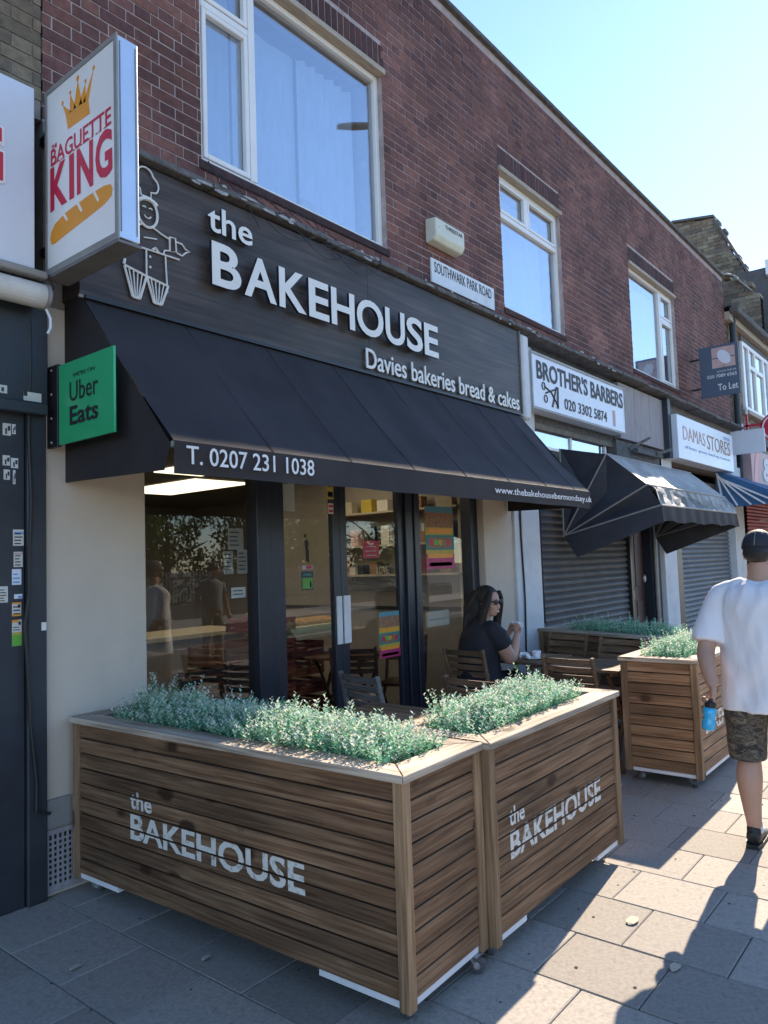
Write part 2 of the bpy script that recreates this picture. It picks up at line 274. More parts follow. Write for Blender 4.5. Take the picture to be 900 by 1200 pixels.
class MB:
    def __init__(s): s.v = []; s.f = []; s.m = []; s.mi = 0
    def add(s, vs, fs):
        k = len(s.v); s.v += [V(p) for p in vs]; s.f += [tuple(k+i for i in f) for f in fs]; s.m += [s.mi]*len(fs); return s
    def box(s, x0, y0, z0, x1, y1, z1):
        return s.add([(x0,y0,z0),(x1,y0,z0),(x1,y1,z0),(x0,y1,z0),(x0,y0,z1),(x1,y0,z1),(x1,y1,z1),(x0,y1,z1)],
                     [(0,3,2,1),(4,5,6,7),(0,1,5,4),(1,2,6,5),(2,3,7,6),(3,0,4,7)])
    def prism(s, poly, ext):
        n = len(poly); e = V(ext); vs = [V(p) for p in poly] + [V(p)+e for p in poly]
        return s.add(vs, [tuple(range(n)), tuple(range(2*n-1, n-1, -1))] + [(i, n+i, n+(i+1) % n, (i+1) % n) for i in range(n)])
    def beam(s, p, q, w, h, up=(0,0,1)):
        p = V(p); q = V(q); d = (q-p).normalized(); u = V(up)
        if abs(d.dot(u)) > .99: u = V((1,0,0))
        a = d.cross(u).normalized(); b = a.cross(d).normalized()
        vs = [c + a*(i*w/2) + b*(j*h/2) for c in (p,q) for i, j in ((-1,-1),(1,-1),(1,1),(-1,1))]
        return s.add(vs, [(0,1,2,3),(7,6,5,4),(0,4,5,1),(1,5,6,2),(2,6,7,3),(3,7,4,0)])
    def tube(s, pts, r, n=8, caps=True):
        pts = [V(p) for p in pts]; rr = r if isinstance(r, (list,tuple)) else [r]*len(pts); k = len(s.v); ref = None; vs = []; fs = []
        for i, p in enumerate(pts):
            d = (pts[min(i+1,len(pts)-1)] - pts[max(i-1,0)]).normalized()
            if ref is None: ref = V((0,0,1)) if abs(d.z) < .9 else V((1,0,0))
            a = d.cross(ref).normalized(); b = a.cross(d).normalized(); ref = b
            for j in range(n):
                t = 2*math.pi*j/n; vs.append(p + a*math.cos(t)*rr[i] + b*math.sin(t)*rr[i])
        for i in range(len(pts)-1):
            for j in range(n): fs.append((i*n+j, i*n+(j+1) % n, (i+1)*n+(j+1) % n, (i+1)*n+j))
        if caps: fs += [tuple(range(n-1,-1,-1)), tuple((len(pts)-1)*n+j for j in range(n))]
        return s.add(vs, fs)
    def lathe(s, prof, n=20, c=(0,0,0), M=None):
        vs = []; fs = []; c = V(c)
        for r, z in prof:
            for j in range(n):
                t = 2*math.pi*j/n; p = V((r*math.cos(t), r*math.sin(t), z)); vs.append(c + (M @ p if M else p))
        for i in range(len(prof)-1):
            for j in range(n): fs.append((i*n+j, i*n+(j+1) % n, (i+1)*n+(j+1) % n, (i+1)*n+j))
        fs += [tuple(range(n-1,-1,-1)), tuple((len(prof)-1)*n+j for j in range(n))]
        return s.add(vs, fs)
    def ell(s, c, r, n=16, m=10, M=None):
        c = V(c); vs = []; fs = []
        for i in range(1, m):
            ph = math.pi*i/m
            for j in range(n):
                t = 2*math.pi*j/n; p = V((r[0]*math.sin(ph)*math.cos(t), r[1]*math.sin(ph)*math.sin(t), r[2]*math.cos(ph))); vs.append(c + (M @ p if M else p))
        top = V((0,0,r[2])); vs.append(c + (M @ top if M else top)); vs.append(c - (M @ top if M else top)); T = len(vs)-2
        for i in range(m-2):
            for j in range(n): fs.append((i*n+j, (i+1)*n+j, (i+1)*n+(j+1) % n, i*n+(j+1) % n))
        for j in range(n): fs += [(T, j, (j+1) % n), (T+1, (m-2)*n+(j+1) % n, (m-2)*n+j)]
        return s.add(vs, fs)
    def limb(s, pts, side=(0,1,0), n=16, sub=4):
        """pts: (point, ra along side, rb across)"""
        P = [(V(p), a, b) for p, a, b in pts]; Q = []
        for i in range(len(P)-1):
            p0, p1, p2, p3 = P[max(i-1,0)], P[i], P[i+1], P[min(i+2,len(P)-1)]
            for k in range(sub):
                t = k/sub; f = lambda a,b,c,d: .5*((2*b)+(c-a)*t+(2*a-5*b+4*c-d)*t*t+(3*b-a-3*c+d)*t**3)
                Q.append((f(p0[0],p1[0],p2[0],p3[0]), max(f(p0[1],p1[1],p2[1],p3[1]),.002), max(f(p0[2],p1[2],p2[2],p3[2]),.002)))
        Q.append(P[-1]); vs = []; fs = []
        for i, (p, a, b) in enumerate(Q):
            d = (Q[min(i+1,len(Q)-1)][0]-Q[max(i-1,0)][0]).normalized(); sd_ = V(side); sd_ = (sd_ - d*sd_.dot(d)).normalized(); o = d.cross(sd_)
            for j in range(n):
                t = 2*math.pi*j/n; vs.append(p + sd_*math.cos(t)*a + o*math.sin(t)*b)
        for i in range(len(Q)-1):
            for j in range(n): fs.append((i*n+j, i*n+(j+1) % n, (i+1)*n+(j+1) % n, (i+1)*n+j))
        fs += [tuple(range(n-1,-1,-1)), tuple((len(Q)-1)*n+j for j in range(n))]
        return s.add(vs, fs)
    def mesh(s, name, m, off=V((0,0,0)), bevel=0, smooth=False, seg=1):
        me = bpy.data.meshes.new(name); me.from_pydata([tuple(p-off) for p in s.v], [], s.f)
        ms = m if isinstance(m, (list,tuple)) else [m]
        for q in ms: me.materials.append(MT[q] if isinstance(q, str) else q)
        for p, i in zip(me.polygons, s.m): p.material_index = i
        bm = bmesh.new(); bm.from_mesh(me); bmesh.ops.recalc_face_normals(bm, faces=bm.faces)
        if bevel: bmesh.ops.bevel(bm, geom=list(bm.edges), offset=bevel, segments=seg, affect='EDGES', profile=.5)
        bm.to_mesh(me); bm.free()
        if smooth: me.polygons.foreach_set('use_smooth', [True]*len(me.polygons))
        me.update(); return me
    def build(s, name, m, parent=None, bevel=0, smooth=False, label=None, kind=None, seg=1, cat=None, group=None):
        off = OFF[parent.name] if parent is not None else V((0,0,0))
        if parent is None:        # top-level mesh: origin at the base of the thing
            xs = [p.x for p in s.v]; ys = [p.y for p in s.v]; zs = [p.z for p in s.v]
            off = V(((min(xs)+max(xs))/2, (min(ys)+max(ys))/2, min(zs)))
        o = bpy.data.objects.new(name, s.mesh(name, m, off, bevel, smooth, seg)); link(o); OFF[o.name] = off
        if parent is not None: o.parent = parent
        else: o.location = off
        if label: o['label'] = label
        if kind: o['kind'] = kind
        if cat: o['category'] = cat
        if group: o['group'] = group
        return o
def each(mb, name, m, parent, **k):
    """one object for every separate piece collected in mb"""
    par = list(range(len(mb.v)))
    def fd(a):
        while par[a] != a: par[a] = par[par[a]]; a = par[a]
        return a
    for f in mb.f:
        for q in f[1:]: par[fd(q)] = fd(f[0])
    g = {}
    for f in mb.f: g.setdefault(fd(f[0]), []).append(f)
    for fs in g.values():
        ids = sorted({i for f in fs for i in f}); mp = {a:i for i,a in enumerate(ids)}; b = MB(); b.v = [mb.v[i] for i in ids]; b.f = [tuple(mp[i] for i in f) for f in fs]; b.m = [0]*len(b.f)
        o = b.build(name, m, parent, **k)
    return o
def remesh(mb, name, m, parent, voxel=.012, smooth=4, label=None, sub=0):
    me = bpy.data.meshes.new('tmp'); me.from_pydata([tuple(p) for p in mb.v], [], mb.f)
    bm = bmesh.new(); bm.from_mesh(me); bmesh.ops.recalc_face_normals(bm, faces=bm.faces); bm.to_mesh(me); bm.free()
    t = bpy.data.objects.new('tmp', me); link(t)
    a = t.modifiers.new('r', 'REMESH'); a.mode = 'VOXEL'; a.voxel_size = voxel
    b = t.modifiers.new('s', 'SMOOTH'); b.iterations = smooth; b.factor = .5
    dg = bpy.context.evaluated_depsgraph_get(); ev = t.evaluated_get(dg); nm = bpy.data.meshes.new_from_object(ev)
    bpy.data.objects.remove(t); nm.name = name; nm.materials.clear(); nm.materials.append(MT[m])
    nm.polygons.foreach_set('use_smooth', [True]*len(nm.polygons))
    nm.transform(Matrix.Translation(-OFF[parent.name]))
    o = bpy.data.objects.new(name, nm); link(o); o.parent = parent; OFF[o.name] = OFF[parent.name]
    if label: o['label'] = label
    return o
def dup(r, loc, rz=None, label=None, swap=None):
    def rec(o, par):
        c = o.copy(); link(c)
        if par is not None: c.parent = par
        for ch in kids.get(o.name, []): rec(ch, c)
        return c
    kids = {}
    for o in COL.objects:
        if o.parent: kids.setdefault(o.parent.name, []).append(o)
    c = rec(r, None); c.location = loc
    if rz is not None: c.rotation_euler = (0,0,rz)
    if label: c['label'] = label
    return c
_tc = {}
def text_raw(s, ext=.0, bold=0, shear=0, res=3):
    cu = bpy.data.curves.new('t', 'FONT'); cu.body = s; cu.size = 1; cu.extrude = ext; cu.offset = bold; cu.shear = shear; cu.resolution_u = res
    cu.fill_mode = 'BOTH' if ext else 'FRONT'
    o = bpy.data.objects.new('t', cu); link(o); dg = bpy.context.evaluated_depsgraph_get(); me = bpy.data.meshes.new_from_object(o.evaluated_get(dg))
    bpy.data.objects.remove(o); bpy.data.curves.remove(cu)
    return me
def text(s, name, m, parent, org, ux, uz, w, h, depth=.002, bold=0, shear=0, cuts=None, label=None, res=3, side=None):
    """text fitted to a w x h box whose lower-left corner is org, facing ux x uz"""
    me = text_raw(s, 1.0 if depth else 0, bold, shear, res)
    bm = bmesh.new(); bm.from_mesh(me); bpy.data.meshes.remove(me)
    xs = [v.co.x for v in bm.verts]; ys = [v.co.y for v in bm.verts]; x0, x1, y0, y1 = min(xs), max(xs), min(ys), max(ys)
    for v in bm.verts: v.co = V(((v.co.x-x0)/(x1-x0)*w, (v.co.y-y0)/(y1-y0)*h, v.co.z))
    org = V(org); ux = V(ux).normalized(); uz = V(uz).normalized(); nn = ux.cross(uz)
    if cuts:
        for a, b in cuts:
            for c in (a, b):
                bmesh.ops.bisect_plane(bm, geom=bm.verts[:]+bm.edges[:]+bm.faces[:], plane_co=(0,c,0), plane_no=(0,1,0))
            bmesh.ops.delete(bm, geom=[f for f in bm.faces if a+1e-5 < f.calc_center_median().y < b-1e-5], context='FACES')
    off = OFF[parent.name] if parent is not None else V((0,0,0))
    for v in bm.verts:
        z = (v.co.z+1)/2*depth if depth else .001
        v.co = org + ux*v.co.x + uz*v.co.y + nn*z - off
    nm = bpy.data.meshes.new(name); bm.to_mesh(nm); bm.free(); nm.materials.append(MT[m])
    if side:
        nm.materials.append(MT[side]); nm.update()
        for p in nm.polygons: p.material_index = 0 if abs(p.normal.dot(nn)) > .7 else 1
    o = bpy.data.objects.new(name, nm); link(o); OFF[o.name] = off
    if parent is not None: o.parent = parent
    if label: o['label'] = label
    return o
X_, Y_, Z_ = V((1,0,0)), V((0,1,0)), V((0,0,1))

# ------------------------------------------------------------------ ground
MB().box(-300,-300,-.35,400,300,-.16).build('ground', 'earth', kind='structure')
MB().box(-120,-9.5,-.15,200,-2.5,-.12).build('road', 'asphalt', kind='structure')
pv = MB().box(-60,-2.36,-.2,120,3.9,-.012).build('pavement', 'joint', kind='structure')
kb = MB()
for i in range(-10, 40): kb.box(i*.9,-2.5,-.2,i*.9+.892,-2.36,.0)
kb.build('kerb_stone', 'kerb', pv, bevel=.01)
MB().box(-60,-12.5,-.2,160,-9.5,.0).build('far_pavement', 'kerb', kind='structure')
ln_ = MB()
for i in range(-8, 30): ln_.box(i*4,-6.05,-.12,i*4+2,-5.95,-.116)
ln_.build('road_marking', 'base_rail', kind='structure')
st_mesh = MB().box(-.1893,-.2030,-.04,.1893,.2030,0).mesh('paving_stone', 'stone', bevel=.004)
PX, PY = .3825, .41
for k in range(-3, 19):
    x0 = 1.515 + k*PX
    off = 1.295 if k % 2 == 0 else 1.49
    for j in range(-3, 8):
        yc = off + j*PY + PY/2
        if yc > 3.92 or yc < -.1: continue
        if k > 8 and yc > 3.0 and k < 14: pass
        inst('paving_stone', st_mesh, pv, (x0+PX/2, yc, random.uniform(-.0015,.0015)), (random.uniform(-.003,.003), random.uniform(-.003,.003), 0))
        # cut stones against the wall
    yl = off + 7*PY if k % 2 == 0 else off + 7*PY
rest = MB()
for k in list(range(-12,-3)) + list(range(19,110)):
    x0 = 1.515 + k*PX; off = 1.295 if k % 2 == 0 else 1.49
    for j in range(-9, 7):
        yc = off + j*PY + PY/2
        if yc > 3.75: continue
        rest.box(x0+.003, yc-.202, -.04, x0+PX-.003, yc+.202, 0)
for k in range(-3, 19):
    x0 = 1.515 + k*PX; off = 1.295 if k % 2 == 0 else 1.49
    for j in range(-9, -3):
        yc = off + j*PY + PY/2; rest.box(x0+.003, yc-.202, -.04, x0+PX-.003, yc+.202, 0)
    for j in (-3,-2):
        yc = off + j*PY + PY/2
        if yc < -.1: rest.box(x0+.003, yc-.202, -.04, x0+PX-.003, yc+.202, 0)
o = rest.build('paving_stone', 'stone', pv, kind='stuff')
# old chewing-gum spots pressed on the slabs
gm = MB()
for i in range(190):
    x, y = random.uniform(1.2,7.5), random.uniform(.4,3.4); r = random.choice((.003,.004,.005,.006,.008,.011))*random.uniform(.8,1.2)
    gm.lathe([(r,.0016),(r*.8,.003)], 9, (x,y,0))
gm.build('gum_spot', 'joint', pv, kind='stuff')
lf = MB()
for x, y, r in ((3.27,1.33,.035),(3.0,1.06,.028),(1.62,3.0,.022),(1.98,2.62,.02)):
    lf.add([(x+r*math.cos(t)*1.3, y+r*math.sin(t)*.7, .004+.006*abs(math.sin(3*t))) for t in [i*math.pi/4 for i in range(8)]], [tuple(range(8))])
lf.build('dropped_leaf', 'dry_leaf', kind='stuff', label='dry pale leaves lying on the paving slabs')

# ------------------------------------------------------------------ main brick terrace
BX0, BX1, WZ0, WZ1 = 1.87, 15.4, 4.0, 6.93
bld = root('brick_terrace', 'two storey red brown brick terrace of shops with white framed windows', 'building', (1.87,3.75,0))
WINS = [(2.905,4.80,4.22,5.73), (6.74,8.16,4.21,5.67), (10.35,12.33,4.22,5.73)]
SOLD = [(a-.02,b+.02,d+.05,d+.265) for a,b,c,d in WINS]
class Bricks:
    def __init__(s): s.L = []
    def region(s, x0, x1, z0, z1, holes, bx=None):
        cr = .075; rows = int((z1-z0)/cr)
        for i in range(rows):
            z = z0 + i*cr; x = x0 - (0 if i % 2 == 0 else .16875); k = 0
            while x < x1:
                ln = .215 if k % 2 == 0 else .1025
                a, b = max(x, x0), min(x+ln, x1); x += ln + .01; k += 1
                segs = [(a,b)]
                for h in holes:
                    if z+.065 > h[2]+.004 and z < h[3]-.004:
                        ns = []
                        for p, q in segs:
                            if q <= h[0] or p >= h[1]: ns.append((p,q)); continue
                            if p < h[0]-.014: ns.append((p,h[0]-.003))
                            if q > h[1]+.014: ns.append((h[1]+.003,q))
                        segs = ns
                for p, q in segs:
                    if q-p > .012: s.L.append((p, q, z+.005, z+.07))
def lay(Bk, parent, matn, ynear=3.75, limit=300, depth=.1, cam_y=0, name='brick'):
    def key(b):
        c = V(((b[0]+b[1])/2, ynear, (b[2]+b[3])/2)); d = c - V((0,0,1.6)); dep = d.dot(_f)
        px = 450+876*d.dot(_r)/dep; py = 600-876*d.dot(_u)/dep
        if dep < .1 or px < 5 or px > 895 or py < 5: return 1e6 + d.length
        return d.length
    Bk.sort(key=key); cache = {}
    for p, q, a, b in Bk[:limit]:
        kk = (round(q-p,3), round(b-a,3))
        if kk not in cache: cache[kk] = MB().box(-kk[0]/2, 0, -kk[1]/2, kk[0]/2, depth, kk[1]/2).mesh(name, matn)
        inst(name, cache[kk], parent, ((p+q)/2, ynear+random.uniform(-.0015,.0025), (a+b)/2))
    rest = MB()
    for p, q, a, b in Bk[limit:]:
        y = ynear+random.uniform(-.0015,.0025); rest.box(p, y, a, q, y+depth, b)
    if rest.f: rest.build(name, matn, parent, kind='stuff')
bk = Bricks(); holes = [(a,b,c,d+.27) for a,b,c,d in WINS]
bk.region(BX0, BX1, 4.235-.225, WZ1, holes)
lay(bk.L, bld, 'brick', limit=262)
sol = []
for a,b,c,d in SOLD:
    x = a
    while x < b-.05: sol.append((x, x+.062, c, d)); x += .0725
lay(sol, bld, 'brick_dark', limit=36)
# wall slab with openings
def slab(mb, x0, x1, z0, z1, holes, y0, y1):
    xs = sorted({x0,x1,*[h[0] for h in holes],*[h[1] for h in holes]}); 
    for a, b in zip(xs, xs[1:]):
        z = z0
        for h in sorted([h for h in holes if h[0] <= a+1e-6 and h[1] >= b-1e-6], key=lambda h: h[2]):
            if h[2] > z: mb.box(a,y0,z,b,y1,h[2])
            z = h[3]
        if z < z1: mb.box(a,y0,z,b,y1,z1)
m_ = MB(); slab(m_, BX0, BX1, WZ0, 6.95, [(a,b,c,d+.05) for a,b,c,d in WINS], 3.7545, 4.05)
m_.build('wall', 'mortar', bld)
MB().box(BX0,3.70,6.95,BX1,4.1,7.0).build('coping', 'grime', bld, bevel=.01)
# body: floor slab, roof, side and back walls
b_ = MB(); b_.box(BX0,4.05,6.4,BX1,11,6.6); b_.box(BX0,10.8,0,BX1,11,6.4); b_.box(BX0,4.05,3.4,BX1,10.8,3.7); b_.box(BX0,4.05,0,BX0+.2,10.8,3.4); b_.box(BX1-.2,4.05,0,BX1,10.8,3.4)
b_.box(BX0,4.05,3.7,BX0+.2,10.8,6.4); b_.box(BX1-.2,4.05,3.7,BX1,10.8,6.4)
b_.build('building_core', 'mortar_dark', bld)
MB().box(BX0+.2,4.9,3.7,BX1-.2,4.95,6.4).build('room_wall', 'room_dark', bld)
# sill band of dark brick and the grimy ledge above the shop signs
for a,b,c,d in WINS:
    MB().box(a-.02,3.738,c-.075,b+.02,3.80,c-.01).build('window_sill', 'brick_dark', bld, bevel=.008)
    MB().box(a-.02,3.72,d,b+.02,3.84,d+.05).build('lintel', 'lintel', bld, bevel=.004)
g_ = MB()
x = BX0
while x < BX1:
    x2 = min(x+random.uniform(.3,.6), BX1); dz = random.uniform(-.012,.012)
    g_.box(x,3.525+random.uniform(-.012,.012),3.905+dz*.7,x2-.003,3.752,3.945+dz*.7); x = x2
g_.build('lead_ledge', 'grime', bld, bevel=.006)
g2 = MB()
for i in range(45):
    x = random.uniform(BX0, 9.5); l = random.uniform(.03,.16); z = random.uniform(3.90,3.955)
    n_ = 8; g2.prism([(x+l/2+l/2*math.cos(k*.785)*random.uniform(.5,1.1), 3.508, z-.012+.012*math.sin(k*.785)*random.uniform(.4,1.3)) for k in range(n_)], (0,.003,0))
g2.build('paint_flake', 'ledge_flake', bld, kind='stuff')

def window(parent, x0, x1, z0, z1, verts, hors, y=3.80, fw=.045, room=True):
    """verts: x of mullions with z-range; hors: z of transoms with x-range"""
    f = MB(); d = .06
    f.box(x0,y,z0,x0+fw,y+d,z1); f.box(x1-fw,y,z0,x1,y+d,z1); f.box(x0+fw,y,z0,x1-fw,y+d,z0+fw); f.box(x0+fw,y,z1-fw,x1-fw,y+d,z1)
    for x, a, b, wd in verts: f.box(x-wd/2,y-.006,a,x+wd/2,y+d+.004,b)
    for z, a, b, wd in hors: f.box(a,y-.003,z-wd/2,b,y+d+.002,z+wd/2)
    fr = f.build('window', 'upvc', parent, bevel=.004)
    return fr
def pane(parent, x0, x1, z0, z1, y=3.835, m='glass_up', name='pane'):
    return MB().box(x0,y,z0,x1,y+.006,z1).build(name, m, parent)
def sash(parent, x0,x1,z0,z1,y=3.792,wd=.035, m='upvc'):
    f = MB(); f.box(x0,y,z0,x0+wd,y+.04,z1); f.box(x1-wd,y,z0,x1,y+.04,z1); f.box(x0+wd,y,z0,x1-wd,y+.04,z0+wd); f.box(x0+wd,y,z1-wd,x1-wd,y+.04,z1)
    return f.build('sash', m, parent, bevel=.004)
def curtain(parent, x0, x1, z0, z1, y=4.02, folds=14, amp=.02, m='curtain', bow=0):
    mb = MB(); n = folds*6; vs = []; fs = []
    for i in range(n+1):
        t = i/n; x = x0+(x1-x0)*t; yy = y+amp*math.sin(t*folds*2*math.pi)+.3*amp*math.sin(t*17)
        for j in range(5):
            s = j/4; xx = x + bow*math.sin(s*math.pi)*(1-t); vs.append((xx, yy*1+.003*s, z0+(z1-z0)*s))
    for i in range(n):
        for j in range(4): fs.append((i*5+j, (i+1)*5+j, (i+1)*5+j+1, i*5+j+1))
    mb.add(vs, fs); return mb.build('curtain', m, parent, smooth=True)
a,b,c,d = WINS[0]
w1 = window(bld, a,b,c,d, [(3.385,c+.045,d-.045,.06)], [(5.33,a+.045,3.355,.05)])
sash(w1, a+.05,3.35,5.36,d-.05); sash(w1, a+.05,3.35,c+.05,5.30)
pane(w1, a+.06,3.34,5.38,d-.06); pane(w1, a+.06,3.34,c+.06,5.29); pane(w1, 3.415,b-.045,c+.045,d-.045)
curtain(w1, a+.05, 3.36, c+.04, d-.05, folds=5, amp=.006); curtain(w1, 4.05, b-.1, c+.05, d-.1, folds=6, amp=.02); curtain(w1, 3.42, 4.05, c+.05, d-.1, folds=2, amp=.008, y=4.06)
MB().box(3.93,3.88,c+.05,4.09,3.90,c+.16).build('card', 'paper', w1)
a,b,c,d = WINS[1]
w2 = window(bld, a,b,c,d, [(7.41,5.26,d-.045,.055)], [(5.24,a+.045,b-.045,.055)])
sash(w2, a+.05,7.38,5.27,d-.05); sash(w2, 7.44,b-.05,5.27,d-.05)
pane(w2, a+.06,7.37,5.28,d-.06); pane(w2, 7.45,b-.06,5.28,d-.06); pane(w2, a+.05,b-.05,c+.05,5.21)
curtain(w2, a+.05, b-.05, c+.04, d-.05, folds=8, amp=.01)
a,b,c,d = WINS[2]
w3 = window(bld, a,b,c,d, [(11.72,c+.045,d-.045,.06)], [(5.28,11.75,b-.045,.05)])
sash(w3, 11.76,b-.05,5.31,d-.05); sash(w3, 11.76,b-.05,c+.05,5.25)
pane(w3, a+.05,11.69,c+.05,d-.05); pane(w3, 11.8,b-.08,5.34,d-.08); pane(w3, 11.8,b-.08,c+.08,5.22)
curtain(w3, a+.05, b-.05, c+.04, d-.05, folds=9, amp=.01)

# ground floor masonry: pilasters, backing above the signs
MB().box(BX0,3.752,3.0,BX1,4.05,3.998).build('signboard_backing', 'mortar_dark', bld)
pl = MB().box(1.872,3.75,.0,2.46,4.05,3.0).build('pilaster', 'render', bld, bevel=.006)
MB().box(1.868,3.73,.475,2.30,3.749,.325+.01).build('skirting_plate', 'alu_dull', bld, bevel=.003)
ab = MB(); 
ab.box(1.872,3.738,.02,2.06,3.744,.045); ab.box(1.872,3.738,.30,2.06,3.744,.325)
for i in range(8): ab.box(1.872+i*.0257,3.738,.045,1.883+i*.0257,3.744,.30)
for j in range(9): ab.box(1.872,3.7395,.045+j*.0275,2.06,3.7435,.056+j*.0275)
ab.build('air_brick', 'board', bld); MB().box(1.872,3.745,.02,2.06,3.7495,.325).build('air_brick_backing', 'black', bld)
MB().box(6.14,3.75,0,6.68,4.05,3.0).build('pilaster', 'render', bld, bevel=.006, label='cream pilaster between the bakery and the barbers')
MB().box(6.683,3.72,0,6.80,4.05,3.0).build('pilaster', 'pillar_white', bld, bevel=.004)
MB().box(6.803,3.70,0,7.18,4.05,3.85).build('pilaster', 'pillar_white', bld, bevel=.006, label='white painted pilaster beside the barbers shutter')
MB().box(6.70,3.55,3.0,6.84,3.75,3.87).build('console', 'pillar_white', bld, bevel=.02)
pts = [(6.79+.012*math.sin(i*.9), 3.708+.002*math.cos(i), 3.0-i*.2) for i in range(16)]
MB().tube(pts, .009, 6).build('cable', 'wire', bld)

# bakery shopfront
YF = 3.85
FR = MB()
FR.box(2.46,YF,2.35,6.14,YF+.08,3.0)      # head panel behind awning
FR.box(2.46,YF,0,6.14,YF+.08,.12)
FR.build('shopfront_head', 'navy', bld, bevel=.004)
FP = MB(); FP.box(3.36,YF-.03,.12,3.47,YF+.09,2.35); FP.box(3.475,YF-.01,.12,3.56,YF+.09,2.35); FP.build('shopfront_post', 'navy', bld, bevel=.005)
FP = MB(); FP.box(5.02,YF-.02,.12,5.12,YF+.09,2.35); FP.box(5.125,YF-.035,.12,5.20,YF+.09,2.35); FP.build('shopfront_post', 'navy', bld, bevel=.005)
FP = MB(); FP.box(6.02,YF-.03,.12,6.138,YF+.09,2.35); FP.build('shopfront_post', 'navy', bld, bevel=.005)
FP = MB(); FP.box(2.462,YF-.005,.12,2.50,YF+.08,2.35); FP.build('shopfront_post', 'navy', bld, bevel=.004)
pw = MB().box(2.50,YF+.03,.14,3.36,YF+.036,2.35).build('window_pane', 'glass', bld)
pw = MB().box(5.20,YF+.03,.14,6.02,YF+.036,2.35).build('window_pane', 'glass', bld)
def shopdoor(x0, x1, lab):
    f = MB(); y = YF+.005
    f.box(x0,y,.03,x0+.075,y+.05,2.34); f.box(x1-.075,y,.03,x1,y+.05,2.34); f.box(x0+.075,y,.03,x1-.075,y+.05,.16); f.box(x0+.075,y,2.26,x1-.075,y+.05,2.34)
    dr = f.build('door', 'navy', bld, bevel=.004, label=lab)
    MB().box(x0+.07,y+.02,.15,x1-.07,y+.026,2.27).build('door_pane', 'glass', dr)
    return dr
d1 = shopdoor(3.565, 4.215, 'left leaf of the glazed double door'); d2 = shopdoor(4.22, 5.015, 'right leaf of the glazed double door')
MB().box(4.150,YF-.012,1.0,4.205,YF+.004,1.36).build('push_plate', 'base_rail', d1, bevel=.003)
MB().box(4.225,YF-.012,1.0,4.30,YF+.004,1.36).build('push_plate', 'base_rail', d2, bevel=.003)

# interior of the bakery
room = root('shop_interior', 'dim beige room of the bakery seen through its glass front', 'room', (4.3,7,0))
MB().box(2.08,3.94,-.012,8.0,10.7,.014).build('shop_floor', 'roomfloor', room)
MB().box(2.08,3.94,2.64,8.0,10.7,2.7).build('shop_ceiling', 'roomceil', room)
MB().box(2.08,3.94,0,2.12,10.7,2.64).build('side_wall', 'roomwall', room)
MB().box(6.27,4.06,0,6.42,7.0,2.64).build('side_wall', 'roomwall', room); MB().box(7.9,7.0,0,8.0,10.7,2.64).build('side_wall', 'roomwall', room); MB().box(6.42,6.9,0,8.0,7.0,2.64).build('side_wall', 'roomwall', room)
MB().box(2.12,10.6,0,7.9,10.7,2.64).build('back_wall', 'roomwall', room)
MB().box(6.255,3.98,1.10,6.268,6.9,1.135).build('dado_rail', 'navydoor', room)
for i, (x0,y0,x1,y1) in enumerate(((5.28,7.05,6.05,8.62),(3.0,4.5,3.6,5.9),(4.5,4.4,5.1,5.8),(4.5,6.1,5.1,6.7),(3.0,7.4,3.6,8.8),(5.3,4.5,5.9,5.6))):  # only the first panel is known; the rest are added to brighten the room
    MB().box(x0,y0,2.615,x1,y1,2.638).build('ceiling_light_and_added_fill', 'panel', room)
for z in (2.14,1.79,1.48):
    sh = MB().box(6.05,4.0,z-.02,6.254,5.72,z).build('shelf', 'shelf', room)
MB().box(6.22,5.72,1.4,6.255,5.76,2.4).build('shelf_side', 'shelf', room)
items = [(2.14,[(5.5,.11,.13,'shelf'),(5.2,.09,.14,'yellow'),(4.98,.09,.12,'paper'),(4.55,.1,.12,'brown_print'),(4.2,.12,.1,'shelf')]),
         (1.79,[(5.55,.06,.12,'black'),(5.38,.07,.17,'pinkish'),(5.14,.06,.2,'navy'),(4.95,.07,.2,'paper'),(4.5,.09,.14,'brown_print'),(4.15,.06,.2,'navy')]),
         (1.48,[(5.6,.07,.18,'print_orange'),(5.42,.05,.08,'paper'),(5.3,.05,.1,'black'),(5.12,.06,.13,'brown_print'),(5.02,.05,.11,'black'),(4.5,.1,.15,'crate_red'),(4.2,.08,.1,'brown_print')])]
for z, L in items:
    for y, w_, h_, mm in L:
        MB().box(6.10,y-w_,z+.001,6.2,y+w_*.6,z+h_).build('jar_box', mm, label=(f"{dict(paper='white packet',shelf='cream bowl',yellow='yellow packet',brown_print='brown packet',black='black tin',pinkish='pink packet',navy='dark blue packet',print_orange='orange packet',crate_red='dark red tin')[mm]} on the {'top' if z>2 else 'middle' if z>1.6 else 'lowest'} shelf, {'behind the right door' if y>4.8 else 'behind the side window'}, {'far end' if y>5.35 else 'middle' if y>5.08 else 'near end'}"), cat='packet')
lt = root('shelf_letters', 'small LOVE letters standing on the lowest bakery shelf', 'ornament', (6.08,4.95,1.48))
text('LOVE', 'word', 'shelf', lt, (6.06,5.02,1.482), -Y_, Z_, .16, .08, .02)
bn = MB().box(6.245,4.88,1.655,6.262,5.12,1.80)
o = MB().box(4.52,YF+.038,1.64,4.72,YF+.042,1.78).build('door_notice', 'print_red', label='red notice with white lines stuck on the right door glass', cat='notice')
nt_ = MB(); [nt_.box(4.56,YF+.0362,1.66+i*.035,4.68,YF+.0374,1.665+i*.035) for i in range(3)]; nt_.build('print', 'paper', o)
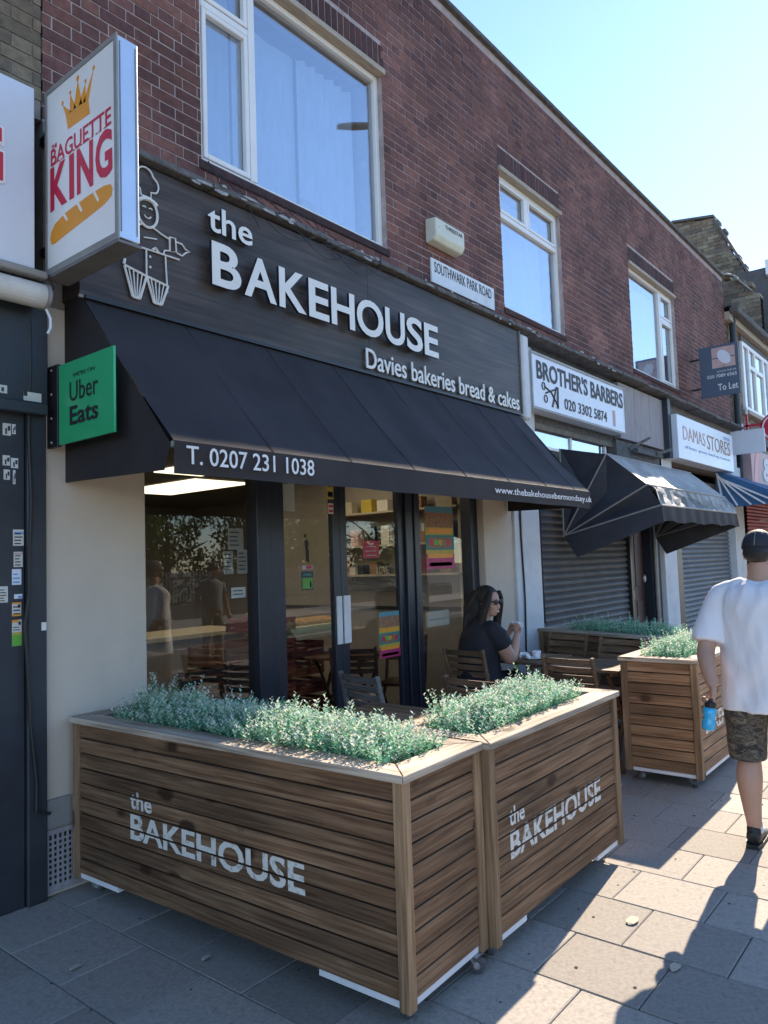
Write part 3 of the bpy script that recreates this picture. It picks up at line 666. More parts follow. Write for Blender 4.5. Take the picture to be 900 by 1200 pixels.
# counter with its glass case, crates
ct = root('shop_counter', 'beige bakery counter with pale top seen through the left window', 'counter', (4.3,5.9,0))
MB().box(2.6,5.9,0,5.0,6.5,.95).build('front', 'roomwall', ct); MB().box(2.55,5.86,.951,5.05,6.55,.995).build('counter_top', 'shelf', ct, bevel=.004)
def crate(x, y, z, w_, d_, h_, mm, lab, grp=None):
    r = root('bread_crate', lab, 'crate', (x,y,z), group=grp)
    mb = MB(); n = 3
    for k in range(n):
        zz = z + h_*(k+.15)/n; hh = h_/n*.7
        mb.box(x-w_/2,y-d_/2,zz,x+w_/2,y-d_/2+.015,zz+hh); mb.box(x-w_/2,y+d_/2-.015,zz,x+w_/2,y+d_/2,zz+hh); mb.box(x-w_/2,y-d_/2,zz,x-w_/2+.015,y+d_/2,zz+hh); mb.box(x+w_/2-.015,y-d_/2,zz,x+w_/2,y+d_/2,zz+hh)
    mb.build('side_slat', mm, r)
    c = MB(); [c.box(x+sx*(w_/2-.02)-.015,y+sy*(d_/2-.02)-.015,z+.001,x+sx*(w_/2-.02)+.015,y+sy*(d_/2-.02)+.015,z+h_-.002) for sx in (-1,1) for sy in (-1,1)]
    each(c, 'corner_post', mm, r); MB().box(x-w_/2+.01,y-d_/2+.01,z+.002,x+w_/2-.01,y+d_/2-.01,z+.015).build('crate_base', mm, r)
    return r
nm = ['bottom','second','third','fourth','fifth','top']
for k in range(5): crate(4.22,5.25,.0+k*.19,.42,.5,.17,'crate_wood', f'brown slatted crate, {nm[k] if k<4 else "top"} of the stack behind the left window', 'brown crates behind the left window')
for k in range(6):
    crate(4.72,5.35,.0+k*.2,.42,.5,.13,'crate_red', f'dark red bread crate, {nm[k]} of the stack behind the window post', 'red crates behind the window post')
    if k in (2,4,5): bm_ = MB(); [bm_.ell((4.62+.1*i,5.3,.155+k*.2),(.055,.14,.045),8,6) for i in range(3)]; bm_.build('loaf_row', 'bread', label=f'row of loaves in the {nm[k]} red crate behind the window post', cat='bread', smooth=True)
for k in range(5): crate(5.18,5.45,.0+k*.18,.45,.5,.14,'crate_red', f'dark red bread crate, {nm[k] if k<4 else "top"} of the stack behind the left door', 'red crates behind the left door')
bs = root('bread_basket', 'shallow pale wooden tray on the red crates behind the left door', 'tray', (5.25,5.4,.9))
MB().prism([(4.95,5.1,.9),(5.55,5.1,.9),(5.65,5.1,1.02),(4.85,5.1,1.02)],(0,.5,0)).build('tray', 'shelf', bs)
m_ = MB(); [m_.ell((4.98+.1*i,5.35,1.04),(.05,.17,.045),8,6) for i in range(7)]; m_.build('loaf_row', 'bread', label='row of small loaves on the pale wooden tray', cat='bread', smooth=True)
# notices and stickers on the glass
def sticker(x0,x1,z0,z1,m,lab,cat='notice',y=YF+.046,lines=0,extra=None,name='paper_notice',lm='print_black'):
    o = MB().box(x0,y-.002,z0,x1,y,z1).build(name, m, label=lab, cat=cat)
    if lines:
        p = MB(); hh = (z1-z0)/(lines+1)
        for i in range(lines): p.box(x0+.12*(x1-x0),y-.0035,z1-hh*(i+1)-.002*1,x0+random.uniform(.6,.88)*(x1-x0),y-.0025,z1-hh*(i+1)+hh*.2)
        p.build('print', lm, o)
    if extra:
        for (a,b,c,d,mm) in extra: MB().box(x0+a*(x1-x0),y-.0035,z0+c*(z1-z0),x0+b*(x1-x0),y-.0027,z0+d*(z1-z0)).build('print', mm, o)
    return o
sticker(3.17,3.30,1.72,1.86,'roomwall','square brown paper notice high in the left window',lines=4)
sticker(3.13,3.21,1.56,1.71,'roomwall','narrow beige notice left of a pair in the left window',lines=5)
sticker(3.245,3.33,1.56,1.72,'roomwall','narrow beige notice right of a pair in the left window',lines=5)
sticker(3.19,3.31,1.40,1.47,'paper','small white card low in the left window',lines=2)
sticker(3.66,3.78,1.99,2.32,'paper','long white paper list stuck to the top of the left door glass',lines=0,y=YF+.040,extra=[(.1,.5,.85,.87,'print_black'),(.1,.6,.78,.8,'print_black'),(.1,.4,.72,.74,'print_black'),(.1,.5,.6,.62,'print_black')])
hy = sticker(3.83,3.95,1.42,1.555,'navy','food hygiene rating sticker, black above green, on the left door',y=YF+.040,extra=[(.05,.95,.08,.66,'pgreen'),(.1,.8,.76,.9,'teal_dark'),(.66,.84,.15,.45,'print_black')],cat='sticker')
sticker(3.84,3.945,1.57,1.60,'paper','thin white and red strip sticker above the hygiene rating',y=YF+.040,extra=[(.35,.9,.1,.9,'print_red')],cat='sticker')
wn = sticker(4.08,4.15,2.09,2.27,'yellow','yellow warning sticker with black triangle on the left door edge',y=YF-.0,extra=[(.1,.9,.1,.32,'print_black'),(.15,.85,.16,.27,'yellow')],cat='sticker')
MB().prism([(4.09,YF-.0045,2.185),(4.14,YF-.0045,2.185),(4.115,YF-.0045,2.24)],(0,.001,0)).build('triangle', 'print_black', wn)
sticker(4.09,4.145,1.98,2.06,'paper','small white and red square sticker below the yellow warning',y=YF-.0,extra=[(.1,.9,.15,.4,'print_red'),(.1,.9,.6,.85,'print_red')],cat='sticker')
fg = root('dancing_figure_decal', 'small black standing figure cut-out on the beige wall behind the left door', 'decal', (3.89,YF+.02,1.62))
fm = MB(); fy = YF+.036
fm.tube([(3.885,fy,1.63),(3.89,fy,1.70),(3.885,fy,1.78)],[.006,.01,.014],6); fm.tube([(3.90,fy,1.62),(3.90,fy,1.71)],[.005,.009],6); fm.ell((3.877,fy,1.815),(.012,.004,.014),8,6); fm.tube([(3.885,fy,1.79),(3.905,fy,1.76),(3.895,fy,1.72)],.005,6)
fm.build('figure', 'print_black', fg)
def poster(x0,x1,z0,z1,lab,y):
    o = MB().box(x0,y-.002,z0,x1,y,z1).build('poster', 'yellow', label=lab, cat='poster')
    W_, H_ = x1-x0, z1-z0
    for a,b,c,d,mm in ((0,1,.90,1,'cyan'),(0,1,.66,.90,'brown_print'),(0,1,.30,.54,'teal_dark'),(.1,.9,.33,.5,'brown_print'),(0,1,0,.24,'magenta'),(.05,.95,.17,.24,'print_orange'),(.1,.9,.57,.64,'print_orange'),(.1,.9,.04,.1,'magenta')):
        MB().box(x0+a*W_,y-.0035-.0004*len(mm)*.1,z0+c*H_,x0+b*W_,y-.0022,z0+d*H_).build('print', mm, o)
    for i in range(5):
        MB().ell((x0+W_*(.2+.15*i),y-.004,z0+H_*.42),(W_*.09,.001,H_*.05),8,5).build('print', ['print_red','pgreen','yellow','brown_print','print_red'][i], o)
    return o
poster(4.665,4.93,.83,1.20,'colourful event poster low on the right door glass',YF+.02)
poster(5.36,5.80,1.53,2.09,'colourful event poster high in the glass beside the woman',YF+.028)
sticker(5.215,5.255,1.86,1.93,'paper','small white oval sticker on the door frame',y=YF-.036,cat='sticker')
sticker(5.235,5.275,1.60,1.98,'pinkish','narrow photo strip beside the upper event poster',y=YF+.044,extra=[(.1,.9,.6,.9,'pblue'),(.1,.9,.1,.4,'brown_print')])
lb = MB().box(5.29,YF-.02,1.02,5.62,YF+.02,1.16).build('letter_box', 'shelf', bld, bevel=.01)
MB().box(5.30,YF-.023,1.08,5.61,YF-.0205,1.10).build('flap', 'alu_dull', lb)
# hanging dried flowers in the side window
hf = root('dried_flowers', 'bunch of dried flowers hanging in the side window', 'flowers', (5.4,4.05,1.2))
fm = MB(); random.seed(3)
for i in range(40):
    a = random.uniform(-.10,.10); b = random.uniform(.0,.34); fm.tube([(5.42,4.03,1.58),(5.42+a*.5,4.03,1.4),(5.42+a,4.03+a*.2,1.22+b*.4)],.0025,4); fm.ell((5.42+a,4.03,1.22+b*.4),(.012,.01,.016),6,4)
fm.build('flower', 'brown_print', hf)

# ------------------------------------------------------------------ signs
fs = root('bakery_sign', 'long dark woodgrain shop sign with raised cream letters and a chef drawing', 'shop sign', (4.3,3.6,3.05))
MB().box(1.97,3.57,3.035,4.30,3.75,3.885).build('board_panel', 'fascia', fs, bevel=.002); MB().box(4.302,3.57,3.035,6.665,3.75,3.885).build('board_panel', 'fascia', fs, bevel=.002)
MB().box(1.96,3.555,3.02,6.675,3.569,3.035).build('edge_trim', 'alu_dull', fs); MB().box(6.666,3.555,3.036,6.676,3.75,3.89).build('edge_trim', 'alu_dull', fs)
text('the', 'letters', 'letter', fs, (2.768,3.545,3.635), X_, Z_, .35, .165, .018, bold=.014, side='print_black')
# letters of the name: raised, one by one
NX = 2.777; widths = {'B':.225,'A':.27,'K':.25,'E':.2,'H':.25,'O':.31,'U':.245,'S':.215}
word = 'BAKEHOUSE'; tot = sum(widths[c] for c in word); gap = (5.139-2.777-tot)/(len(word)-1); x = NX
for c in word:
    z0 = 3.298 - (.004 if c in 'OUS' else 0)
    text(c, 'letter', 'letter', fs, (x,3.53,z0), X_, Z_, widths[c], .270+(.008 if c in 'OUS' else 0), .022, bold=.022, res=5, side='print_black')
    x += widths[c]+gap
text('Davies bakeries bread & cakes', 'letters', 'letter', fs, (4.235,3.556,3.062), X_, Z_, 2.345, .155, .008, bold=.008)
ch = MB(); cy = 3.558
def ln(pts, r=.0052): ch.tube([(p[0],cy,p[1]) for p in pts], r, 5)
def arc(cx, cz, rx, rz, a0, a1, n=14): return [(cx+rx*math.cos(R(a0+(a1-a0)*i/n)), cz+rz*math.sin(R(a0+(a1-a0)*i/n))) for i in range(n+1)]
ln([(2.33,3.70),(2.325,3.735)]+arc(2.30,3.78,.05,.045,230,100,8)+arc(2.36,3.825,.05,.045,170,10,8)+arc(2.405,3.78,.04,.045,60,-60,8)+[(2.395,3.735),(2.395,3.70),(2.33,3.70)])
ln(arc(2.37,3.61,.065,.085,-200,140,24), .008); ln(arc(2.375,3.655,.06,.035,20,160,8), .012)
ln(arc(2.372,3.60,.022,.022,200,340,6), .004); ln(arc(2.35,3.635,.01,.006,0,180,4), .004); ln(arc(2.392,3.635,.01,.006,0,180,4), .004)
ln([(2.34,3.535),(2.27,3.50),(2.235,3.44),(2.24,3.39)]); ln([(2.405,3.535),(2.46,3.515),(2.52,3.50)])
ln([(2.345,3.46),(2.43,3.475)], .004)
ln([(2.515,3.515),(2.555,3.52),(2.56,3.44),(2.515,3.43),(2.515,3.515)]); ln([(2.56,3.50),(2.60,3.50),(2.625,3.475),(2.655,3.47),(2.625,3.455),(2.60,3.43),(2.565,3.435)])
ln([(2.515,3.435),(2.48,3.425),(2.47,3.395)]); ln([(2.40,3.405),(2.42,3.42),(2.44,3.40)], .008)
ln([(2.24,3.395),(2.58,3.40)]); ln([(2.36,3.39),(2.36,3.22)]); ln([(2.485,3.39),(2.495,3.18)]); ln([(2.22,3.27),(2.225,3.30)],.008)
for z in (3.36,3.30): ch.ell((2.385,cy,z),(.008,.004,.008),6,4)
for x0,x1,xa,xb in ((2.222,2.36,2.27,2.315),(2.36,2.50,2.405,2.455)):
    ln([(x0,3.265 if x0<2.3 else 3.24),(x1,3.24 if x0<2.3 else 3.22)], .007); ln([(xa,3.10),(xb,3.10)], .007)
    for i in range(6): t = i/5; ln([(x0+(x1-x0)*t,3.262-.02*t-(.02 if x0>2.3 else 0)),(xa+(xb-xa)*t,3.10)], .0075 if i in (0,5) else .004)
ch.build('chef_drawing', 'letter', fs)
# loose wires over the sign and below the big window
wr = root('loose_wires', 'tangle of thin black wires hanging over the top edge of the bakery sign', 'wires', (3.2,3.7,3.9)); wm = MB()
for a in range(9):
    x0 = 2.85+a*.12; pts = []
    for i in range(12):
        t = i/11; pts.append((x0+t*random.uniform(.4,.8)+.02*math.sin(i), 3.66-.125*min(1,t*3)+.006*math.sin(5*t+a), 4.12-.1*t-.38*math.sin(math.pi*t*.9)*(.35+.5*((a*37)%10)/10)))
    pts = [(x0+(p[0]-x0)*1, p[1], p[2]) for p in pts]; wm.tube([(x0+i*.055*(1+.3*((a*7)%3)), p[1], p[2]) for i, p in enumerate(pts)], .0028, 5)
wm.tube([(2.93,3.72,4.2),(2.96,3.68,4.1),(3.02,3.66,3.98),(3.1,3.54,3.9),(3.2,3.55,3.8)], .004, 5)
wm.tube(arcp := [(3.75+.12*math.cos(t*.5),3.66,4.04+.06*math.sin(t*.5)) for t in range(14)], .003, 5)
each(wm, 'wire', 'wire', wr)

# projecting box sign
bs = root('projecting_sign', 'white box sign with orange crown, red lettering and an orange baguette, jutting from the wall', 'sign', (1.86,3.3,3.1))
MB().box(1.815,2.945,3.10,1.92,3.60,4.055).build('case', 'alu', bs, bevel=.003)
MB().box(1.811,2.965,3.125,1.8148,3.585,4.035).build('face', 'sign_face', bs)
fr = MB(); fr.box(1.806,2.94,3.09,1.8145,2.964,4.06); fr.box(1.806,3.586,3.09,1.8145,3.605,4.06); fr.box(1.806,2.9645,4.036,1.8145,3.5855,4.06); fr.box(1.806,2.9645,3.09,1.8145,3.5855,3.124); fr.build('frame', 'alu_dull', bs)
MB().box(1.806,2.938,3.075,1.925,3.60,3.088).build('underside', 'soffit', bs)
e_ = MB(); e_.box(1.825,2.940,3.13,1.828,2.9445,4.03); e_.box(1.905,2.940,3.13,1.908,2.9445,4.03); each(e_, 'edge_strip', 'alu_dull', bs)
br = MB(); [br.box(1.85,3.60,z,1.90,3.75,z+.04) for z in (3.25,3.85)]; each(br, 'bracket', 'black', bs)
U = -Y_
def PB(a, b): return (1.8095, 3.585-.62*a, 3.125+.91*b)      # face fractions a rightwards, b upwards
def shape(pts, m, name='print'): return MB().prism([PB(*p) for p in pts], (.001,0,0)).build(name, m, bs)
shape([(.30,.80),(.64,.79),(.66,.70+.01),(.33,.715)], 'print_orange', 'crown')
cr_ = MB()
for tri in ([(.30,.80),(.25,.875),(.385,.80)],[(.36,.80),(.37,.90),(.46,.80)],[(.42,.80),(.485,.945),(.55,.795)],[(.50,.80),(.595,.895),(.60,.79)],[(.56,.795),(.715,.93),(.64,.79)]): cr_.prism([PB(*p) for p in tri], (.001,0,0))
for a,b,r in ((.25,.885,.014),(.37,.91,.013),(.485,.955,.018),(.60,.905,.013),(.72,.94,.015)): cr_.ell(PB(a,b),(.0012,r*.62*1.2,r*.8),10,6)
cr_.build('crown_points', 'print_orange', bs)
text('THE', 'word', 'print_red', bs, PB(.07,.665), U, Z_, .055, .022, .001)
wd = text('BAGUETTE', 'word', 'print_red', bs, PB(.06,.572), U, Z_, .555, .085, .001, bold=.008)
sf = MB()
for i in range(8):       # serifs of the word
    a0 = .065+.895*(i+.12)/8
    for aa in (a0, a0+.045):
        if i in (2,) and aa == a0: continue
        sf.box(1.8085, PB(aa,0)[1]-.014, PB(0,.572)[2] if i not in (5,6) or 1 else 0, 1.8095, PB(aa,0)[1]+.006, PB(0,.572)[2]+.005)
sf.build('serif', 'print_red', bs)
for c, a0, a1 in (('K',.05,.315),('I',.35,.42),('N',.465,.70),('G',.735,.965)): text(c, 'letter', 'print_red', bs, PB(a0,.315), U, Z_, .62*(a1-a0), .225, .001, bold=.03 if c != 'I' else .02)
bg_ = [(.06,.13),(.045,.165),(.06,.20),(.12,.235),(.3,.262),(.6,.275),(.85,.275),(.94,.262),(.965,.235),(.95,.20),(.85,.178),(.6,.16),(.3,.14),(.12,.125)]
shape(bg_, 'print_orange', 'baguette')
bc = MB(); [bc.prism([tuple(V(PB(a,.262+dz))+V((-.0006,0,0))) , tuple(V(PB(a+.028,.268+dz))+V((-.0006,0,0))), tuple(V(PB(a+.085,.215))+V((-.0006,0,0))), tuple(V(PB(a+.06,.212))+V((-.0006,0,0)))], (.0005,0,0)) for a, dz in ((.24,.0),(.46,.005),(.70,.008))]; each(bc, 'baguette_cut', 'sign_face', bs)

# left neighbour: yellow brick building with a navy shop door
lbd = root('neighbour_shop', 'yellow brick building at the left with a navy panelled shopfront', 'building', (0,3.75,0))
lk = Bricks(); lk.region(.3, 1.86, 4.1, 6.3, []); lay(lk.L, lbd, 'stock', limit=120)
MB().box(-8,3.757,4.0,1.86,4.05,7.2).build('wall', 'mortar_dark', lbd); MB().box(-8,4.05,0,1.86,11,7.1).build('building_core', 'mortar_dark', lbd)
MB().box(-8,3.80,0,1.10,4.04,4.0).build('shopfront', 'navydoor', lbd)
q = MB(); q.box(1.10,3.76,0,1.60,4.04,3.1); q.box(1.605,3.735,0,1.765,4.04,2.45); q.box(1.10,3.70,2.455,1.868,4.04,3.1); q.box(1.768,3.715,0,1.866,4.04,2.45)
q.build('door_surround', 'navydoor', lbd, bevel=.006)
q = MB(); q.box(1.12,3.755,.15,1.55,3.7595,2.3); q.build('door_panel', 'navy', lbd, bevel=.003)
q = MB(); q.box(1.10,3.66,2.40,1.85,3.705,2.46); q.build('door_head', 'navydoor', lbd, bevel=.006)
MB().tube([(1.775+.006*math.sin(i*1.3)+(.03*math.sin(i*.5) if i>9 else 0),3.706,2.9-i*.155) for i in range(16)]+[(1.80,3.70,.45),(1.87,3.70,.42)], .009, 6).build('cable', 'wire', lbd)
gs = root('left_shop_sign', 'white lit shop sign panel with a red G at the far left', 'sign', (1,3.6,3.1))
MB().box(-1.6,3.565,3.10,1.735,3.75,4.03).build('case', 'sign_face2', gs, bevel=.004)
e_ = MB(); e_.box(-1.6,3.54,3.06,1.79,3.60,3.095); e_.build('bottom_trim', 'alu_dull', gs, bevel=.006)
text('G', 'letter_border', 'sign_face', gs, (1.262,3.562,3.45), X_, Z_, .33, .335, .002, bold=.06); text('G', 'letter', 'print_red', gs, (1.274,3.5595,3.464), X_, Z_, .305, .31, .002, bold=.03)
rc = root('roller_canister', 'round grey roller blind canister above the navy shop door', 'shutter box', (1,3.6,2.95))
MB().tube([(-1.6,3.60,2.985),(1.79,3.60,2.985)], .062, 24).build('canister', 'roller', rc, smooth=False)
MB().tube([(1.791,3.60,2.985),(1.81,3.60,2.985)], .066, 24).build('end_cap', 'alu_dull', rc)
MB().tube([(1.80,3.59,2.93),(1.815,3.57,2.87),(1.81,3.56,2.82),(1.795,3.56,2.79)], .007, 6).build('cord', 'base_rail', rc)
MB().tube([(1.79,3.55,3.08),(1.83,3.56,3.03),(1.815,3.6,2.99)], .005, 6).build('wire', 'wire', rc)
random.seed(11)
def stk(x0,x1,z0,z1,m,lab,ex,y=3.7345):
    o = MB().box(x0,y-.0015,z0,x1,y,z1).build('sticker', m, label=lab, cat='sticker')
    for a,b,c,d,mm in ex: MB().box(x0+a*(x1-x0),y-.0028,z0+c*(z1-z0),x0+b*(x1-x0),y-.0018,z0+d*(z1-z0)).build('print', mm, o)
tl = lambda n, m='print_black': [(.12,random.uniform(.55,.9),(i+.5)/(n+1),(i+.85)/(n+1),m) for i in range(n)]
def zat(y): return 0
stk(1.705,1.757,1.745,1.825,'paper','white sticker with a blue heading, topmost on the navy door post',tl(4)+[(.1,.95,.72,.85,'pblue')])
stk(1.708,1.752,1.64,1.715,'paper','white sticker with a pale red heading below the blue one',tl(4)+[(.05,.95,.82,.93,'pinkish')])
stk(1.70,1.745,1.553,1.63,'sign_face2','pale blue sticker under the red-headed one',tl(3,'pblue'))
stk(1.635,1.68,1.47,1.548,'paper','white sticker left of the others on the navy door post',tl(5))
stk(1.71,1.75,1.485,1.507,'sign_face2','torn scrap of white and blue sticker',[(.5,.9,.1,.6,'pblue')])
stk(1.70,1.744,1.40,1.467,'paper','white sticker with orange bands and a black square',tl(3)+[(.0,1,.0,.12,'print_orange'),(.0,1,.88,1,'print_orange'),(.65,.9,.6,.85,'print_black')])
stk(1.70,1.746,1.255,1.382,'paper','tall sticker, white above and green below, lowest on the navy post',[(.1,.8,.6,.63,'print_black'),(.1,.7,.7,.73,'print_black'),(0,1,0,.42,'pgreen'),(0,1,.42,.52,'yellow'),(0,.7,.9,1,'print_orange'),(.65,.9,.8,.93,'print_black')])
stk(1.74,1.83,2.47,2.515,'paper','torn white label on the navy door head',[(0,.2,.5,1,'navydoor')],3.6975)
stk(1.62,1.66,2.49,2.53,'paper','ragged white scrap on the navy door head',[(.3,.6,.2,.7,'navydoor')],3.6975)
for i,(x,z,h_,w_) in enumerate(((1.655,2.29,.06,.04),(1.70,2.30,.05,.018),(1.655,2.14,.05,.035),(1.695,2.13,.05,.035),(1.66,2.07,.05,.03),(1.705,2.05,.07,.012))):
    stk(x,x+w_,z,z+h_,'paper' if i%2==0 else 'pillar_white', ['peeled square label remnant, upper left on the navy post','narrow peeled label remnant, upper right on the navy post','round glue remnant, left of the middle pair','round grey glue remnant, right of the middle pair','small ragged glue remnant low on the left','thin curved glue remnant low on the right'][i], [(.3,.5,.1,.6,'navydoor'),(.6,.9,.4,.8,'navydoor')])
MB().box(1.835,3.708,1.32,1.858,3.7145,1.36).build('lock_plate', 'letter', lbd)

# green delivery sign on a bracket
us = root('delivery_sign', 'square green projecting sign with black Uber Eats lettering', 'sign', (1.9,3.4,2.24))
MB().box(1.893,3.13,2.25,1.905,3.64,2.66).build('sign_plate', 'green', us, bevel=.001)
MB().box(1.885,3.641,2.245,1.91,3.748,2.67).build('bracket', 'black', us, bevel=.002)
bo = MB(); [bo.ell((1.884,3.70,2.27+i*.125),(.006,.007,.007),8,6) for i in range(4)]; each(bo, 'bolt', 'castor', us)
text("WE'RE ON", 'word', 'print_black', us, (1.8915,3.50,2.575), U, Z_, .205, .02, .001)
text('Uber', 'word', 'print_black', us, (1.8915,3.53,2.455), U, Z_, .265, .098, .001, bold=.004)
text('Eats', 'word', 'print_black', us, (1.8915,3.53,2.335), U, Z_, .265, .095, .001, bold=.022)

# street name plate and alarm box
sp = root('street_name_plate', 'white street name plate reading SOUTHWARK PARK ROAD', 'street sign', (5.95,3.745,4.1))
MB().box(5.405,3.732,4.10,6.50,3.749,4.325).build('plate', 'plate', sp, bevel=.002)
text('SOUTHWARK PARK ROAD', 'words', 'print_black', sp, (5.45,3.7305,4.20), X_, Z_, .99, .10, .001, bold=.004)
al = root('alarm_box', 'aged ivory burglar alarm box above the street name plate', 'alarm box', (5.58,3.7,4.45))
MB().prism([(5.35,3.63,4.50),(5.35,3.63,4.65),(5.35,3.748,4.66),(5.35,3.748,4.44),(5.35,3.66,4.45)],(.47,0,0)).build('cover', 'alarm', al, bevel=.012, seg=2)
text('THREESTAR', 'word', 'print_black', al, (5.50,3.6275,4.585), X_, Z_, .28, .035, .001)
MB().ell((5.40,3.629,4.57),(.008,.003,.008),8,5).build('screw', 'castor', al)

# barbers sign
bb = root('barbers_sign', 'white box sign reading BROTHER\'S BARBERS with scissors and a phone number', 'shop sign', (8.1,3.6,3.13))
MB().box(6.87,3.555,3.145,9.40,3.74,3.725).build('case', 'sign_face2', bb, bevel=.004)
f_ = MB(); f_.box(6.86,3.545,3.13,9.41,3.553,3.155); f_.box(6.86,3.545,3.71,9.41,3.553,3.735); f_.box(6.86,3.545,3.156,6.885,3.553,3.709); f_.box(9.385,3.545,3.156,9.41,3.553,3.709); f_.build('frame', 'alu_dull', bb)
text("BROTHER'S BARBERS", 'words', 'print_black', bb, (6.99,3.552,3.46), X_, Z_, 2.34, .205, .002, bold=.022)
text('020 3302 5874', 'number', 'print_black', bb, (7.62,3.552,3.22), X_, Z_, 1.17, .125, .002, bold=.008)
sc_ = MB(); sy_ = 3.551
sc_.tube([(7.17,sy_,3.33),(7.45,sy_,3.42)], .009, 5); sc_.tube([(7.15,sy_,3.40),(7.30,sy_,3.36),(7.46,sy_,3.22)], .009, 5)
for cx, cz in ((7.13,3.40),(7.17,3.27)): sc_.tube([(cx+.035*math.cos(t*.7),sy_,cz+.04*math.sin(t*.7)) for t in range(10)], .006, 5)
sc_.prism([(7.30,sy_,3.20),(7.34,sy_,3.20),(7.45,sy_,3.44),(7.42,sy_,3.44)],(0,.001,0)); sc_.prism([(7.45,sy_,3.44),(7.49,sy_,3.44),(7.47,sy_,3.20),(7.42,sy_,3.20)],(0,.001,0))
sc_.build('scissors_drawing', 'print_black', bb)
MB().box(8.98,3.5525,3.20,9.06,3.5545,3.40).build('pole_drawing', 'pinkish', bb)

# barbers ground floor: transom lights, shutter, brown door, posts
MB().box(7.18,3.80,2.66,15.4,4.0,2.80).build('transom_beam', 'grime', bld)
MB().box(7.18,3.75,3.06,9.9,4.0,3.998).build('signboard_backing', 'grime', bld)
tw = MB(); tw.box(7.20,3.78,2.80,9.75,3.84,2.83); tw.box(7.20,3.78,3.02,9.75,3.84,3.06)
for x in (7.2,8.22,9.24,9.71): tw.box(x,3.785,2.831,x+.045,3.835,3.019)
tf = tw.build('transom_window', 'upvc', bld)
MB().box(7.22,3.80,2.83,9.72,3.806,3.02).build('pane', 'glass_up', tf); MB().box(7.22,3.86,2.80,9.72,3.87,3.05).build('blind', 'curtain', tf)
def shutterf(x0, x1, z1, y, m, name='roller_shutter', pitch=.078, lab=None):
    mb = MB(); vs = []; fs = []; n = int(z1/pitch); rows = []
    for i in range(n):
        for t, dy in ((0,0),(.12,-.022),(.35,-.03),(.62,-.022),(.86,-.004),(1.0-.02,.004)): rows.append((i*pitch+t*pitch, y+dy))
    for z, yy in rows: vs += [(x0,yy,z+.02),(x1,yy,z+.02)]
    for i in range(len(rows)-1): fs.append((2*i,2*i+1,2*i+3,2*i+2))
    mb.add(vs, fs); mb.box(x0,y-.035,.0,x1,y,.05)
    return mb.build(name, m, bld, label=lab)
shutterf(7.30, 9.86, 2.68, 3.84, 'shutter', lab='dark roller shutter of the barbers, closed')
gr_ = MB(); gr_.box(7.19,3.76,0,7.295,3.86,2.7); gr_.box(9.865,3.77,0,9.93,3.86,2.7); each(gr_, 'shutter_rail', 'black', bld)
lp = MB(); random.seed(5)
for z in (2.45,2.2,1.95,1.75,1.45,1.2,1.05): lp.box(7.20,3.752,z,7.24,3.7585,z+random.uniform(.05,.14))
each(lp, 'torn_label', 'paper', bld)
ip = MB(); ip.tube([(7.26,3.70,2.55),(7.26,3.70,2.32),(7.235,3.70,2.25)], .045, 8); ip.tube([(7.24,3.72,2.3),(7.24,3.73,1.5),(7.25,3.73,.9)], .014, 6); ip.build('intercom_pipe', 'black', bld)
dr = MB().box(9.93,3.88,0,10.62,3.92,2.35).build('door', 'door_brown', bld, label='brown painted street door beside the barbers shutter')
dp = MB(); [dp.box(10.02+i*.28,3.872,z,10.26+i*.28,3.8795,z+h_) for i in (0,1) for z,h_ in ((.25,.7),(1.15,1.0))]; each(dp, 'door_panel', 'door_brown', dr, bevel=.006)
MB().box(10.02,3.868,.98,10.2,3.8715,1.10).build('door_label', 'paper', dr); MB().box(9.93,3.885,2.36,10.62,3.93,2.66).build('fanlight', 'door_brown', bld)
MB().ell((10.55,3.85,1.25),(.02,.03,.06),8,6).build('door_handle', 'castor', dr)
MB().box(9.935,3.84,2.34,10.65,3.875,2.42).build('door_head', 'alu_dull', bld, bevel=.006)
pp = MB(); pp.box(10.63,3.76,0,10.98,4.0,2.66); pp.build('door_post', 'navy', bld); MB().tube([(10.72,3.73,0),(10.72,3.73,2.75)], .03, 8).build('drain_pipe', 'alu_dull', bld)
MB().box(11.02,3.70,0,11.56,4.0,3.0).build('pilaster', 'pillar_white', bld, bevel=.006, label='white pilaster between the brown door and the far shutter')
MB().box(11.57,3.74,0,11.93,4.0,2.7).build('shutter_rail', 'black', bld)
shutterf(11.94, 14.95, 2.68, 3.84, 'shutter2', lab='paler roller shutter further along, closed')
MB().box(14.96,3.70,0,15.38,4.0,3.8).build('pilaster', 'pillar_white', bld, label='pale pilaster at the far end of the brick terrace')
rb = MB(); 
for i in range(3): rb.box(9.48+i*.56,3.66,3.12,9.48+i*.56+.552,3.745,3.86)
each(rb, 'bare_board', 'board', bld); bp_ = MB(); bp_.beam((9.6,3.60,2.98),(9.95,3.45,3.14),.03,.03); bp_.box(9.9,3.60,2.96,10.9,3.66,3.02); bp_.beam((10.6,3.6,3.0),(10.9,3.48,3.08),.05,.04); bp_.build('bracket_scrap', 'grime', bld)
MB().box(9.42,3.70,2.81,11.1,3.85,3.10).build('beam_cover', 'grime', bld)
MB().box(11.16,3.58,3.0,11.28,3.75,3.9).build('console', 'navydoor', bld)

